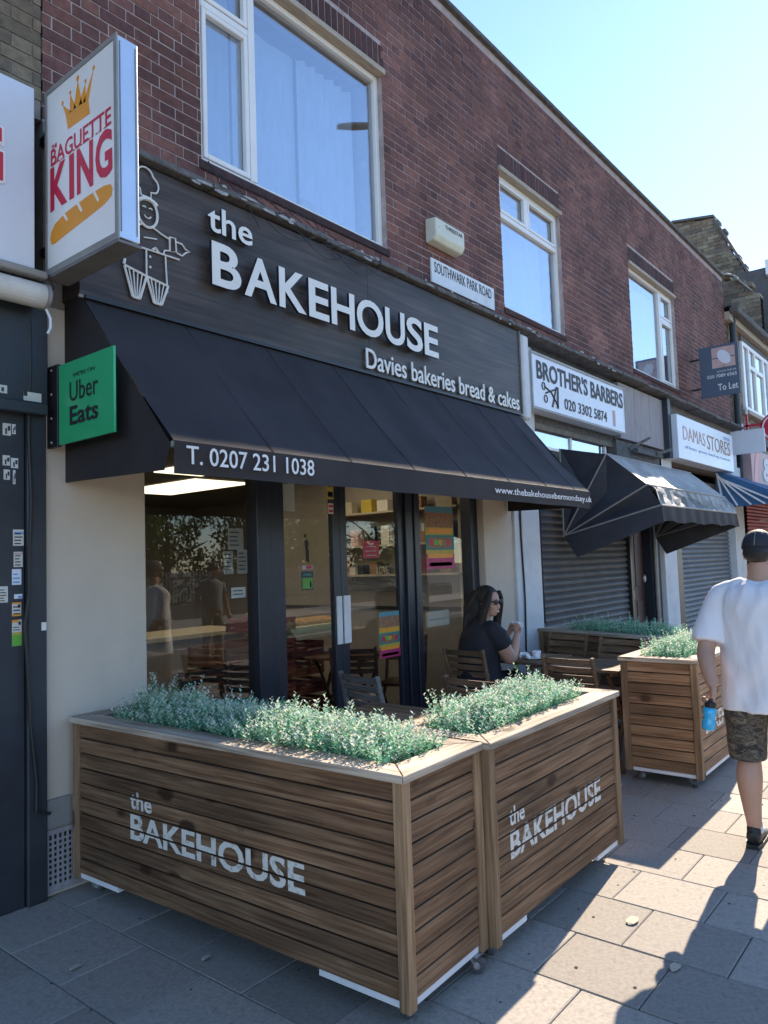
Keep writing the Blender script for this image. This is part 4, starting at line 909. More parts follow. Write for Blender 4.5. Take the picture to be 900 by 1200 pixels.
# stores sign
ds = root('stores_sign', 'pale blue white shop sign with faded serif STORES lettering', 'shop sign', (12.9,3.5,3.0))
MB().box(11.30,3.50,3.0,14.35,3.745,3.66).build('case', 'sign_face2', ds, bevel=.004)
text('DAMAS', 'word', 'pinkish', ds, (11.55,3.497,3.30), X_, Z_, 1.12, .21, .002, bold=-.01); text('STORES', 'word', 'brown_print', ds, (12.78,3.497,3.27), X_, Z_, 1.36, .24, .002, bold=-.006)
text('off licence  grocery  fruit & veg  household', 'words', 'pblue', ds, (11.6,3.498,3.16), X_, Z_, 2.5, .06, .001)
text('OPEN', 'word', 'pblue', ds, (13.75,3.498,3.53), X_, Z_, .4, .06, .001)

# To Let board, blank board, round red sign
tl_ = root('to_let_board', 'slate blue To Let board with a pale leaf on pink, fixed to the wall', 'sign', (13,3.3,4.1))
MB().box(12.985,2.99,4.15,13.015,3.60,5.0).build('board', 'slateblue', tl_, bevel=.002)
q = MB(); q.box(12.981,3.04,4.62,12.9845,3.40,4.96); q.build('pink_panel', 'pinkish', tl_)
q = MB(); q.box(12.9795,3.04,4.775,12.9808,3.40,4.79); q.box(12.9795,3.22,4.62,12.9808,3.23,4.66); q.build('panel_line', 'slateblue', tl_)
Mx = Matrix.Rotation(R(-35), 3, 'X'); MB().ell((12.978,3.21,4.79),(.0015,.085,.135),16,10,M=Mx).build('leaf_drawing', 'sign_face2', tl_)
text('020 7089 6565', 'number', 'print_white', tl_, (12.983,3.49,4.46), U, Z_, .46, .055, .001, bold=.01); text('acorn.ltd.uk', 'word', 'print_white', tl_, (12.983,3.33,4.545), U, Z_, .30, .035, .001)
text('To Let', 'words', 'print_white', tl_, (12.983,3.33,4.24), U, Z_, .31, .11, .001, bold=.012)
q = MB(); [q.box(12.99,3.60,z,13.01,3.75,z+.03) for z in (4.3,4.8)]; each(q, 'bracket', 'black', tl_)
bl = root('blank_sign', 'blank white projecting sign board beyond the stores sign', 'sign', (15,3.4,3.4))
MB().box(14.98,3.10,3.39,15.02,3.68,3.83).build('board', 'sign_face2', bl, bevel=.003); MB().box(14.99,3.68,3.55,15.01,3.75,3.62).build('bracket', 'alu_dull', bl)
rs = root('round_red_sign', 'round red and white sign hanging from a red bracket', 'sign', (16.4,3.2,3.6))
Mr = Matrix.Rotation(R(90), 3, 'Y')
MB().lathe([(.30,-.02),(.30,.02)], 28, (16.4,3.16,4.03), Mr).build('disc', 'print_red', rs); MB().lathe([(.265,-.001),(.265,.001)], 28, (16.379,3.16,4.03), Mr).build('ring', 'sign_face', rs); MB().lathe([(.235,-.001),(.235,.001)], 28, (16.3765,3.16,4.03), Mr).build('disc_face', 'print_red', rs)
text('B', 'emblem', 'sign_face', rs, (16.374,3.28,3.90), U, Z_, .22, .27, .001, bold=.02)
q = MB(); q.box(16.38,3.40,4.10,16.42,3.75,4.14); q.box(16.38,3.68,3.75,16.42,3.72,4.35); q.box(16.38,3.45,3.9,16.42,3.70,3.92); q.build('bracket', 'print_red', rs)
MB().tube([(16.4,3.70,4.36),(16.4,3.70,4.5)], .025, 8).build('bracket_tip', 'base_rail', rs)

# ------------------------------------------------------------------ awnings
aw = root('bakery_awning', 'long charcoal canvas awning with white phone number and web address', 'awning', (4.2,3.2,2.0))
AX0, AX1, AXF = 1.985, 6.60, 6.43
YT, ZT, YB, ZB, ZV = 3.565, 3.025, 2.80, 2.178, 2.030
mb = MB(); nu, nv = 96, 12; vs = []; fs = []
for i in range(nu+1):
    t = i/nu
    for j in range(nv+1):
        s = j/nv; x = AX0+(AX1-AX0)*t + (AXF-AX1)*s*t
        sag = -.022*math.sin(math.pi*s)*(1+.3*math.sin(t*31)) + .0045*math.sin(t*60+3*s)*math.sin(math.pi*s) - .016*abs(math.sin(math.pi*t*7.4))*math.sin(math.pi*s) + .020*noise.noise(V((t*18,s*3,3)))*math.sin(math.pi*s)
        vs.append((x, YT+(YB-YT)*s, ZT+(ZB-ZT)*s+sag))
for i in range(nu):
    for j in range(nv): a = i*(nv+1)+j; fs.append((a,a+1,a+nv+2,a+nv+1))
mb.add(vs, fs); mb.build('canvas_top', 'fabric', aw, smooth=True)
sm = MB()
for t in (.135,.27,.405,.54,.675,.81,.93):
    sm.tube([(AX0+(AX1-AX0)*t+(AXF-AX1)*s*t, YT+(YB-YT)*s-.001, ZT+(ZB-ZT)*s-.020*math.sin(math.pi*s)+.003) for s in [i/10 for i in range(11)]], .0018, 4)
each(sm, 'seam', 'fabric', aw, smooth=True)
vl = MB(); vs = []; fs = []; n = 120
for i in range(n+1):
    t = i/n; x = 1.985+(AXF+.01-1.985)*t
    for j in range(4):
        s = j/3; vs.append((x, YB-.004+.006*math.sin(t*40)*s+.008*math.sin(t*13+1)*s, ZB-.002+(ZV-ZB)*s+.002*math.sin(t*30)*s))
for i in range(n):
    for j in range(3): a = i*4+j; fs.append((a,a+1,a+5,a+4))
vl.add(vs, fs); vl.build('valance', 'fabric', aw, smooth=True)
sd_l = MB().prism([(AX0-.004,3.745,3.06),(AX0-.004,YT,ZT-.008),(AX0-.004,YB+.02,ZB-.012),(AX0-.004,YB+.07,2.05),(AX0-.004,3.745,2.075)],(.003,0,0)); sd_l.build('side_panel', 'fabric', aw)
MB().prism([(AX1+.0,3.745,3.02),(AX1,YT,ZT-.01),(AXF+.0,YB+.02,ZB-.012),(AXF,YB+.02,2.04),(AX1,3.745,2.07)],(.003,0,0)).build('side_panel', 'fabric', aw)
fbm = MB(); fbm.tube([(AX0,YB+.012,ZB-.014),(AXF,YB+.012,ZB-.014)], .014, 8); 
for x in (AX0+.02, AXF-.04): fbm.tube([(x,YB+.02,ZB-.02),(x,3.70,2.30)], .012, 6)
fbm.build('frame_bar', 'alu_dull', aw)
MB().box(AX0,YT-.03,ZT-.01,AX1,YT+.0,ZT+.008).build('head_rail', 'black', aw)
def valtext(s, x0, w_, z0, h_, bold): return text(s, 'letters', 'print_white', aw, (x0, YB-.024, z0), X_, Z_, w_, h_, .0012, bold=bold)
valtext('T. 0207 231 1038', 2.035, .815, 2.072, .085, .006); valtext('www.thebakehousebermondsey.uk', 4.72, 1.69, 2.062, .066, .004)

# barbers hood: folding rib awning
ha = root('barbers_hood_awning', 'old black folding hood awning with pale ribs and a dusty sunlit top', 'awning', (9.1,3.2,1.6))
HX0, HX1 = 7.67, 10.55; PV = (3.66,1.83)
RB = [(3.66,2.80),(3.13,2.675),(2.71,2.31),(2.58,2.09)]
VAL = [(2.50,1.93),(3.50,1.575)]
for x, s in ((HX0,-1),(HX1,1)):
    m_ = MB()
    for k, (p, q) in enumerate(zip(RB, RB[1:])):
        mid = ((p[0]+q[0]+PV[0])/3, (p[1]+q[1]+PV[1])/3); off = .05*s*-1
        A, B, C, D = (x,*PV), (x,*p), (x,*q), (x+off,*mid)
        m_.add([A,B,C,D], [(0,1,3),(1,2,3),(2,0,3)])
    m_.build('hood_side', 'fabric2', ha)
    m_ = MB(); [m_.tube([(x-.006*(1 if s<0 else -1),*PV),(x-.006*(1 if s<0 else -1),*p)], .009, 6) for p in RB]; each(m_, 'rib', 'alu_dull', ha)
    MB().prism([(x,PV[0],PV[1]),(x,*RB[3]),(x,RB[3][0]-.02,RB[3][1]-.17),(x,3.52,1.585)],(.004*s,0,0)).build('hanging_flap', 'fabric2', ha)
tp = MB(); vs = []; fs = []; nu = 60; path = []
for p, q in zip(RB, RB[1:]):
    for k in range(5): t = k/5; path.append((p[0]+(q[0]-p[0])*t, p[1]+(q[1]-p[1])*t, math.sin(math.pi*t)))
path.append((*RB[3],0))
for i in range(nu+1):
    x = HX0+(HX1-HX0)*i/nu; e = math.sin(math.pi*i/nu)
    for k, (y, z, sg) in enumerate(path):
        lower = k > 9
        wob = (.028*math.sin(i*1.9+k*.35)+.018*math.sin(i*3.7+k)) if lower else .006*math.sin(i*.8+k*.3)
        vs.append((x + (.03*math.sin(i*1.1+k*.5) if lower and 0 < i < nu else 0), y+.03*sg*e-abs(wob)*(1 if lower else .5)*sg, z-.045*sg*e-wob*sg))
nk = len(path)
for i in range(nu):
    for k in range(nk-1): a = i*nk+k; fs.append((a,a+1,a+nk+1,a+nk))
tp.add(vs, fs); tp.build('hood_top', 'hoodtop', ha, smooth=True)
vs = []; fs = []
va = MB()
for i in range(61):
    x = HX0+(HX1-HX0)*i/60; vs += [(x,RB[3][0]-.002,RB[3][1]),(x,RB[3][0]-.02+.012*math.sin(i*.9),RB[3][1]-.17+.01*math.sin(i*.4))]
for i in range(60): fs.append((2*i,2*i+1,2*i+3,2*i+2))
va.add(vs, fs); va.build('valance', 'fabric', ha, smooth=True)  # darker, duller canvas than the sides puts shadow into the valance colour
tr = MB(); [tr.tube([(HX0,*p),(HX1,*p)], .011, 6) for p in RB[1:]]; each(tr, 'front_bar', 'alu_dull', ha)

# far blue awning, red shop sign, red shutter, far terrace
ft = root('far_terrace', 'row of weathered yellow brick houses with shops beyond the red brick terrace', 'building', (15.4,3.75,0))
MB().box(15.402,3.80,3.9,44,4.1,6.35).build('wall', 'mortar_dark', ft)
fk = Bricks(); fk.region(15.41, 24, 4.0, 6.3, [(16.55,19.0,4.45,6.0)]); fk2 = MB()
for p,q,a,b in fk.L: fk2.box(p,3.79,a,q,3.85,b)
fk2.build('brick', 'stock_far', ft, kind='stuff')
MB().box(15.402,4.1,0,44,11,6.3).build('building_core', 'mortar_dark', ft)
rf = MB(); rf.prism([(15.402,3.62,6.36),(15.402,7.5,8.9),(15.402,11.3,6.36)],(28.6,0,0)); rf.build('roof', 'roof_tile', ft)
MB().box(15.41,3.50,6.22,44,3.66,6.34).build('gutter', 'grime', ft, bevel=.02); MB().box(15.41,3.66,6.10,44,3.79,6.26).build('eaves_board', 'lintel', ft)
MB().tube([(15.75,3.66,6.3),(15.75,3.70,6.05),(15.75,3.72,3.0)], .06, 10).build('drain_pipe', 'navydoor', ft)
MB().tube([(15.95,3.72,4.1),(15.95,3.70,3.75),(15.95,3.66,3.65)], .05, 8).build('vent_pipe', 'sign_face2', ft)
def party(x, pts, th=.3, m='stock_far'):
    """party wall of real bricks courses: stepped parapet seen side on"""
    mb = MB(); (y0,y1), top = pts
    z = 6.3; i = 0
    while z < max(t[1] for t in top):
        y = y0 - (0 if i % 2 else .16)
        while y < y1:
            ln_b = .30; a, b = max(y,y0), min(y+ln_b-.01, y1); c = (a+b)/2; y += ln_b
            h = 0
            for (ya,za),(yb,zb) in zip(top, top[1:]):
                if ya <= c <= yb: h = za+(zb-za)*(c-ya)/(yb-ya)
            if z+.1 <= h+.05 and b-a > .04: mb.box(x-.02+random.uniform(-.01,.01),a,z,x+th,b,z+.09)
        z += .10; i += 1
    mb.build('parapet_brick', m, ft, kind='stuff')
    q = MB(); q.prism([(x-.005,y0,6.2)]+[(x-.005,a,b-.02) for a,b in top]+[(x-.005,y1,6.2)],(th-.01,0,0)); q.build('parapet_core', 'mortar_dark', ft)
party(18.0, ((3.62,5.0), [(3.62,7.25),(3.95,7.62),(3.96,7.72),(4.35,7.75),(4.36,7.95),(4.7,8.0),(5.0,8.1)]))
party(21.0, ((3.6,6.6), [(3.6,7.4),(4.35,8.5),(4.85,9.6),(5.2,10.45),(5.21,10.55),(6.2,10.75),(6.6,10.7)]))
cp = MB(); cp.beam((21.1,4.3,8.5),(21.1,5.2,10.52),.4,.06); cp.beam((21.1,5.2,10.6),(21.1,6.3,10.78),.4,.06); cp.build('parapet_coping', 'grime', ft)
vn = MB(); vn.lathe([(.42,0),(.40,.25),(.30,.5),(.12,.62)], 14, (18.9,4.55,7.6)); vn.build('satellite_dish', 'grime', ft)
fl = MB(); fl.beam((17.9,3.75,7.35),(17.9,4.1,7.78),.2,.03); fl.beam((17.9,4.1,7.78),(17.9,4.7,8.02),.2,.03); fl.build('lead_flashing', 'alu_dull', ft)
dm = MB(); dm.box(20.2,3.85,6.9,24,6.0,8.6); d_ = dm.build('dormer', 'roof_tile', ft)
MB().box(20.0,3.70,8.35,24.2,3.86,8.72).build('dormer_fascia', 'upvc', d_); MB().box(20.4,3.80,7.4,23.8,3.849,8.34).build('dormer_window', 'glass_up', d_)
dd = MB(); [dd.box(20.35+i*.8,3.76,7.4,20.45+i*.8,3.799,8.34) for i in range(5)]; each(dd, 'dormer_frame', 'upvc', d_)
# far window
fw_ = MB(); X0, X1, Z0, Z1 = 16.6, 18.95, 4.5, 5.95
fw_.box(X0,3.74,Z0,X0+.09,3.80,Z1); fw_.box(X1-.09,3.74,Z0,X1,3.80,Z1); fw_.box(X0+.09,3.74,Z0,X1-.09,3.80,Z0+.08); fw_.box(X0+.09,3.74,Z1-.09,X1-.09,3.80,Z1)
for x in (17.12,17.65,18.4): fw_.box(x-.05,3.735,Z0+.08,x+.05,3.795,Z1-.09)
fw_.box(17.17,3.737,5.45,18.35,3.797,5.54); w5 = fw_.build('window', 'upvc', ft, bevel=.005)
MB().box(X0+.09,3.775,Z0+.08,X1-.09,3.781,Z1-.09).build('pane', 'glass_up', w5)
cm = MB(); vs=[]; fs=[]
for i in range(61): x = 18.0+.9*i/60; vs += [(x,3.785+.006*math.sin(i*1.6),Z0+.08),(x,3.785+.006*math.sin(i*1.6),Z1-.09)]
for i in range(60): fs.append((2*i,2*i+1,2*i+3,2*i+2))
cm.add(vs,fs); cm.build('blind', 'upvc', w5)
MB().box(X0-.1,3.66,Z0-.12,X1+.1,3.80,Z0-.03).build('window_sill', 'lintel', ft, bevel=.01); MB().box(X0-.05,3.74,Z1,X1+.05,3.80,Z1+.1).build('lintel', 'grime', ft)
MB().box(15.402,3.70,3.85,44,3.80,4.0).build('ledge', 'grime', ft)
MB().box(15.402,3.82,0,44,4.05,3.85).build('shop_wall', 'navydoor', ft); MB().box(15.45,3.72,0,15.75,3.82,3.2).build('pilaster', 'pillar_white', ft)
rd = MB(); vs=[]; fs=[]
for i in range(80): z = i*.035; vs += [(16.2,3.78-(.02 if i%2 else 0),z),(30,3.78-(.02 if i%2 else 0),z)]
for i in range(79): fs.append((2*i,2*i+1,2*i+3,2*i+2))
rd.add(vs,fs); rd.build('roller_shutter', 'shutter_red', ft)
MB().box(15.8,3.74,2.6,30,3.81,2.9).build('shutter_box', 'lintel', ft)
rg = root('red_shop_sign', 'red and white striped shop sign with a large ampersand and M', 'shop sign', (18,3.6,2.95))
MB().box(16.1,3.60,2.95,24,3.80,3.62).build('case', 'pinkish', rg)
text('&', 'emblem', 'print_white', rg, (17.0,3.592,3.02), X_, Z_, .9, .5, .004, bold=.04); text('M', 'letter', 'print_white', rg, (18.3,3.592,3.02), X_, Z_, 1.1, .5, .004, bold=.04)
q = MB(); [q.prism([(x,3.594,2.96),(x+.25,3.594,2.96),(x+.55,3.594,3.61),(x+.3,3.594,3.61)],(0,.004,0)) for x in (16.2,18.0,19.5,20.4,21.5)]; each(q, 'stripe', 'print_red', rg)
ba = root('blue_awning', 'blue canvas awning with white lettering along its front edge', 'awning', (17,3.2,2.5))
mb = MB(); vs=[]; fs=[]; BXA, BXB = 13.9, 22.0
for i in range(41):
    x = BXA+(BXB-BXA)*i/40
    for j in range(7): s = j/6; vs.append((x+.15*s, 3.70-1.25*s, 3.02-.62*s-.05*math.sin(math.pi*s)))
for i in range(40):
    for j in range(6): a=i*7+j; fs.append((a,a+1,a+8,a+7))
mb.add(vs,fs); mb.build('canvas_top', 'bluefab', ba, smooth=True)
MB().box(BXA+.15,2.44,2.22,BXB+.15,2.448,2.40).build('valance', 'bluefab', ba)
text('fresh fruit & vegetables  groceries  newsagent', 'letters', 'print_white', ba, (BXA+.5,2.438,2.27), X_, Z_, 6.0, .09, .001)
q = MB(); q.prism([(BXA+.002,3.70,3.02),(BXA+.15,2.45,2.40),(BXA+.02,3.70,2.35)],(-.004,0,0)); q.build('side_panel', 'bluefab', ba)
q = MB(); [q.beam((BXA-.01,3.68,2.98-.02*i),(BXA+.02,3.60-.22*i,2.38),.03,.006,(1,0,0)) for i in range(5)]; each(q, 'side_stripe', 'print_white', ba)
q = MB(); [q.tube([(x,3.72,2.2),(x+.1,2.5,2.4)], .02, 6) for x in (17,19.5,22)]; each(q, 'support_arm', 'base_rail', ba)

# ------------------------------------------------------------------ planters
def leafy(m, amount=.35):
    nt = m.node_tree; ns, ln = nt.nodes, nt.links; b = ns['Principled BSDF']; out = [n for n in ns if n.type == 'OUTPUT_MATERIAL'][0]
    t = ns.new('ShaderNodeBsdfTranslucent'); src = b.inputs['Base Color'].links[0].from_socket; ln.new(src, t.inputs[0])
    mx = ns.new('ShaderNodeMixShader'); mx.inputs[0].default_value = amount; ln.new(b.outputs[0], mx.inputs[1]); ln.new(t.outputs[0], mx.inputs[2]); ln.new(mx.outputs[0], out.inputs[0])
MT['leaftip'] = ramp_mat('artificial_leaf_pale_tip', [(.55,.62,.50),(.70,.72,.62),(.40,.55,.42),(.62,.68,.58),(.75,.74,.66)], rough=.6, bump=.05, nvar=.08)
for k in ('leafmix','leaftip','leaf_tree'): leafy(MT[k])
ZB0, ZTOP, NPL = .102, .842, 10
def planter(lab, loc, rz, L, W, wm='wood', txt=None, rails=((.0,.17),(.8,1.0)), ang=None):
    r = root('wooden_planter', lab, 'planter', (0,0,0), group='slatted timber planters round the café seats')
    pit = (ZTOP-ZB0)/NPL; gap = .007; T = .02; PW = .046
    meF = MB().box(-(L-2*PW)/2,-T/2,-(pit-gap)/2,(L-2*PW)/2,T/2,(pit-gap)/2).mesh('plank', wm, bevel=.002)
    meS = MB().box(-(W-2*PW)/2,-T/2,-(pit-gap)/2,(W-2*PW)/2,T/2,(pit-gap)/2).mesh('plank', wm, bevel=.002)
    for k in range(NPL):
        z = ZB0+pit*(k+.5)
        for y in (.012+T/2, W-.012-T/2): inst('plank', meF, r, (L/2, y+random.uniform(-.0015,.0015), z), (0,random.uniform(-.0008,.0008),0 if random.random()<.5 else math.pi))
        for x in (.012+T/2, L-.012-T/2): inst('plank', meS, r, (x+random.uniform(-.0015,.0015), W/2, z), (0,0,random.choice((1,-1))*math.pi/2))
    ps = MB().box(0,0,-.026,PW,PW,ZTOP-ZB0+.0).mesh('corner_post', 'post', bevel=.0025)
    for x in (0,L-PW):
        for y in (0,W-PW): inst('corner_post', ps, r, (x,y,ZB0))
    o = .014; q = .105; z0, z1 = ZTOP+.001, ZTOP+.030
    for poly, nm_ in (([(-o,-o),(L+o,-o),(L-q,q),(q,q)],0),([(L+o,W+o),(-o,W+o),(q,W-q),(L-q,W-q)],0),([(-o,W+o),(-o,-o),(q,q),(q,W-q)],1),([(L+o,-o),(L+o,W+o),(L-q,W-q),(L-q,q)],1)):
        c = V((sum(p[0] for p in poly)/4, sum(p[1] for p in poly)/4)); g = .0012
        pp = [(p[0]+(c.x-p[0])*g*2, p[1]+(c.y-p[1])*g*2, z0) for p in poly]
        mb = MB().prism(pp, (0,0,z1-z0))
        if nm_ == 0: mb.build('rim_board', 'rim', r, bevel=.003)
        else:        # grain along the board: build along local x and turn
            cc = V((c.x,c.y,z0)); b2 = MB(); b2.v = [V((p.y-cc.y, -(p.x-cc.x), p.z-z0)) for p in mb.v]; b2.f = mb.f; b2.m = mb.m
            inst('rim_board', b2.mesh('rim_board', 'rim', bevel=.003), r, cc, (0,0,math.pi/2))
    MB().box(.034,.034,ZB0+.01,L-.034,W-.034,ZTOP-.03).build('liner', 'soil', r)
    br = MB()
    for a, b in rails: br.box(.02+a*(L-.04),.018,ZB0-.024,.02+b*(L-.04),.05,ZB0-.001); br.box(.02+a*(L-.04),W-.05,ZB0-.024,.02+b*(L-.04),W-.018,ZB0-.001)
    br.box(.018,.051,ZB0-.024,.05,W-.051,ZB0-.001); br.box(L-.05,.051,ZB0-.024,L-.018,W-.051,ZB0-.001)
    each(br, 'base_rail', 'base_rail', r)
    for x, y, a in ((.07,.075,.5),(L-.07,.085,2.4),(.07,W-.075,-.7),(L-.04,W-.06,.35)):
        f = MB(); d = V((math.cos(a),math.sin(a),0)); n = V((-d.y,d.x,0)); c = V((x,y,.033))+d*.018
        f.box(x-.035,y-.03,.072,x+.035,y+.03,.0765)
        for s in (-1,1): f.beam(c+n*.018*s, V((x,y,.072))+n*.018*s-d*.004, .034, .003, d)
        f.tube([c-n*.02,c+n*.02], .004, 6)
        cs = f.build('castor', 'castor', r)
        rot = Matrix((d.to_tuple(), n.to_tuple(), (0,0,1))).transposed() @ Matrix.Rotation(R(90),3,'X')
        MB().lathe([(.022,-.013),(.031,-.011),(.033,0),(.031,.011),(.022,.013)], 18, c, rot).build('wheel', 'rubber', cs)
        MB().lathe([(.014,-.0145),(.014,.0145)], 12, c, rot).build('hub', 'castor', cs)
    if txt:
        x0, zt0, w_, h_, tw = txt
        cz = [(ZB0+pit*k-gap/2-.001, ZB0+pit*k+gap/2+.001) for k in range(NPL+1)]
        def cuts(z0, h): return [(a-z0,b-z0) for a,b in cz if a < z0+h and b > z0]
        text('the', 'stencil_lettering', 'stencil', r, (x0,.0105,zt0+h_+.018), X_, Z_, tw, h_*.66, 0, bold=.022, cuts=cuts(zt0+h_+.018, h_*.66))
        text('BAKEHOUSE', 'stencil_lettering', 'stencil', r, (x0,.0105,zt0), X_, Z_, w_, h_, 0, bold=.026, cuts=cuts(zt0, h_))
    r.location = loc; r.rotation_euler = (0,0,rz); OFF[r.name] = V(loc)
    return r
def hedge(lab, loc, rz, x0, x1, y0, y1, dens=2400, hmin=.11, hmax=.20, seed=1, tip=.38):
    """artificial leafy filling: many small sprigs of narrow leaves"""
    rnd = random.Random(seed); mb = MB(); lv = []; n = int((x1-x0)*(y1-y0)*dens)
    for i in range(n):
        bx = rnd.uniform(x0,x1); by = rnd.uniform(y0,y1)
        hh = hmin + (hmax-hmin)*(.5+.8*noise.noise(V((bx*11+seed*9,by*11,0))))*rnd.uniform(.65,1.1)
        edge = min(bx-x0,x1-bx,by-y0,y1-by); lean = V((0,0,1))
        out = V((0,0,0))
        if edge < .06:
            if by-y0 == edge: out.y = -1
            elif y1-by == edge: out.y = 1
            elif bx-x0 == edge: out.x = -1
            else: out.x = 1
            out *= rnd.uniform(.1,.55); hh *= .8
        if rnd.random() < .05: hh *= 1.35
        d = (V((rnd.gauss(0,.22),rnd.gauss(0,.22),1))+out).normalized(); nl = int(hh/.0085)+3
        for k in range(nl):
            t = (k+.5)/nl
            if t < .15: continue
            p = V((bx,by,ZTOP-.02)) + d*hh*t; az = k*2.4+rnd.uniform(0,1)
            ld = (V((math.cos(az),math.sin(az),.55+.5*t))).normalized(); l = rnd.uniform(.018,.032)*(1.15-.5*t); w_ = l*.27
            sd_ = ld.cross(V((0,0,1))).normalized(); up = sd_.cross(ld)
            mb.mi = 1 if (t > .72 and rnd.random() < tip+.35*t*tip*2) or rnd.random() < .07 else 0
            mb.add([p, p+ld*l*.45+sd_*w_+up*.001, p+ld*l-up*.002, p+ld*l*.45-sd_*w_+up*.001], [(0,1,2,3)])
    mb.mi = 0
    me = bpy.data.meshes.new('planter_foliage'); me.from_pydata([tuple(p) for p in mb.v], [], mb.f)
    me.materials.append(MT['leafmix']); me.materials.append(MT['leaftip'])
    me.polygons.foreach_set('material_index', mb.m); me.update()
    o = bpy.data.objects.new('planter_foliage', me); link(o); o.location = loc; o.rotation_euler = (0,0,rz)
    o['label'] = lab; o['category'] = 'plant'; o['group'] = 'artificial foliage in the timber planters'
    return o
P1 = ((1.985,3.70,0), R(-88.1)); P2 = ((2.595,1.607,0), R(.6)); P3 = ((5.26,1.60,0), R(0)); P4 = ((7.02,3.68,0), R(-108))
random.seed(21)
planter('long timber planter nearest the camera with its lettered side facing left', *P1, 2.078, .535, 'wood', (.482,.352,1.115,.122,.165))
planter('timber planter butted against the nearest one, lettered side facing the pavement', *P2, 1.335, .50, 'wood', (.155,.365,.93,.115,.13), ((0,.2),(.78,1)))
planter('orange toned timber planter on castors beside the walking man', *P3, 1.32, .53, 'wood_far', (.15,.350,.93,.122,.14), ((0,.08),(.0,1)))
planter('timber planter reaching from the white pilaster behind the café tables', *P4, 1.52, .48, 'wood')
hedge('blue green foliage filling the long planter nearest the camera', *P1, .20, 1.95, .11, .425, seed=1)
hedge('pale tipped foliage in the planter facing the pavement', *P2, .12, 1.10, .12, .42, seed=2)
hedge('sunlit foliage in the orange planter beside the walking man', *P3, .14, 1.2, .12, .42, seed=3, dens=1800)
hedge('shaded foliage in the planter behind the café tables', *P4, .30, 1.42, .11, .38, seed=4, dens=1800, tip=.15)

# ------------------------------------------------------------------ folding chairs and tables
def chair(lab, loc, rz, wm='chair', grp='folding slatted chairs outside the bakery'):
    r = root('folding_chair', lab, 'chair', (0,0,0), group=grp); W = .42
    for s in (-1,1):
        y = s*(W/2-.012)
        MB().beam((-.20,y,.88),(-.11,y,.46),.024,.034,(1,0,0)).beam((-.11,y,.462),(.20,y,.0),.024,.032,(1,0,0)).build('back_post', wm, r, bevel=.004)
        MB().beam((.17,y-s*.028,.44),(-.20,y-s*.028,.0),.022,.030,(1,0,0)).build('leg', wm, r, bevel=.004)
    for k in range(4):
        t = (k+.35)/5.6; x = -.20+.09*t*1.6; z = .865-.42*t*.8
        mb = MB(); n = 8; h_ = .042
        for j in range(n):
            a = -W/2+.02+(W-.04)*j/n; b = -W/2+.02+(W-.04)*(j+1)/n; f = lambda q: -.018*math.cos(q/W*math.pi)
            mb.prism([(x+f(a),a,z-h_/2),(x+f(b),b,z-h_/2),(x+f(b)+.012,b,z-h_/2),(x+f(a)+.012,a,z-h_/2)],(-.008,0,h_))
        mb.build('back_slat', wm, r)
    for k in range(6):
        x = -.16+k*.064; MB().box(x,-W/2+.03,.452,x+.052,W/2-.03,.468).build('seat_slat', wm, r, bevel=.003)
    each(MB().box(.14,-W/2+.03,.43,.165,W/2-.03,.45).box(-.12,-W/2+.03,.12,-.10,W/2-.03,.15), 'rail', wm, r, bevel=.003)
    r.location = loc; r.rotation_euler = (0,0,rz)
    return r
def table(lab, loc, rz, wm='chair', grp='folding slatted tables outside the bakery', S=.60):
    r = root('folding_table', lab, 'table', (0,0,0), group=grp); n = 7; p = S/n
    for k in range(n): MB().box(-S/2+k*p,-S/2,.72,-S/2+(k+1)*p-.007,S/2,.742).build('top_slat', wm, r, bevel=.003)
    for x in (-S/2+.05,S/2-.07): MB().box(-S/2+.02,x,.69,S/2-.02,x+.022,.719).build('top_rail', wm, r, bevel=.003)
    for s in (-1,1):
        y = s*(S/2-.075)
        MB().beam((-.26,y,0),(.24,y,.70),.022,.034,(1,0,0)).build('leg', wm, r, bevel=.004); MB().beam((.26,y-s*.026,0),(-.24,y-s*.026,.70),.022,.034,(1,0,0)).build('leg', wm, r, bevel=.004)
    MB().box(-.02,-S/2+.08,.33,.02,S/2-.08,.355).build('stretcher', wm, r, bevel=.003)
    r.location = loc; r.rotation_euler = (0,0,rz)
    return r
c0 = chair('folding chair the seated woman sits on', (5.36,3.38,0), R(-6))
def cdup(lab, x, y, rz, src=c0): return dup(src, (x,y,0), R(rz), lab)
cdup('folding chair mostly hidden by the pavement side planter foliage, in front of the woman', 4.12, 2.52, -5)
cdup('folding chair with its back to the camera at the nearer table right of the woman', 5.24, 2.42, -4)
cdup('folding chair against the rear planter across the table from the woman', 6.38, 3.18, 172)
cdup('folding chair beside the orange planter with its slats catching the sun', 6.12, 2.55, 174)
cg = chair('weathered grey folding chair in front of the shop doors', (3.92,3.24,0), R(-12), 'chair_grey')
table('folding table with cups before the seated woman', (5.86,3.22,0), R(-4))
table('folding table beside the orange planter', (5.70,2.52,0), R(2))
table('folding table hidden behind the long planter by the shop doors', (3.3,2.72,0), R(0))
ci = chair('dark brown chair right of a pair inside the left window', (3.95,4.72,0), R(80), 'chair_dark', 'dark chairs inside the bakery')
dup(ci, (3.45,4.70,0), R(84), 'dark brown chair left of a pair inside the left window')
dup(ci, (5.05,4.45,0), R(30), 'dark brown chair behind the meeting stiles of the doors'); dup(ci, (5.75,4.5,0), R(200), 'dark brown chair under the low event poster')
ti = table('dark round-cornered table behind the right door', (5.35,4.85,0), R(20), 'chair_dark', 'dark tables inside the bakery')
bn = root('waste_bin', 'black bin behind the side window glass', 'bin', (5.45,4.1,0))
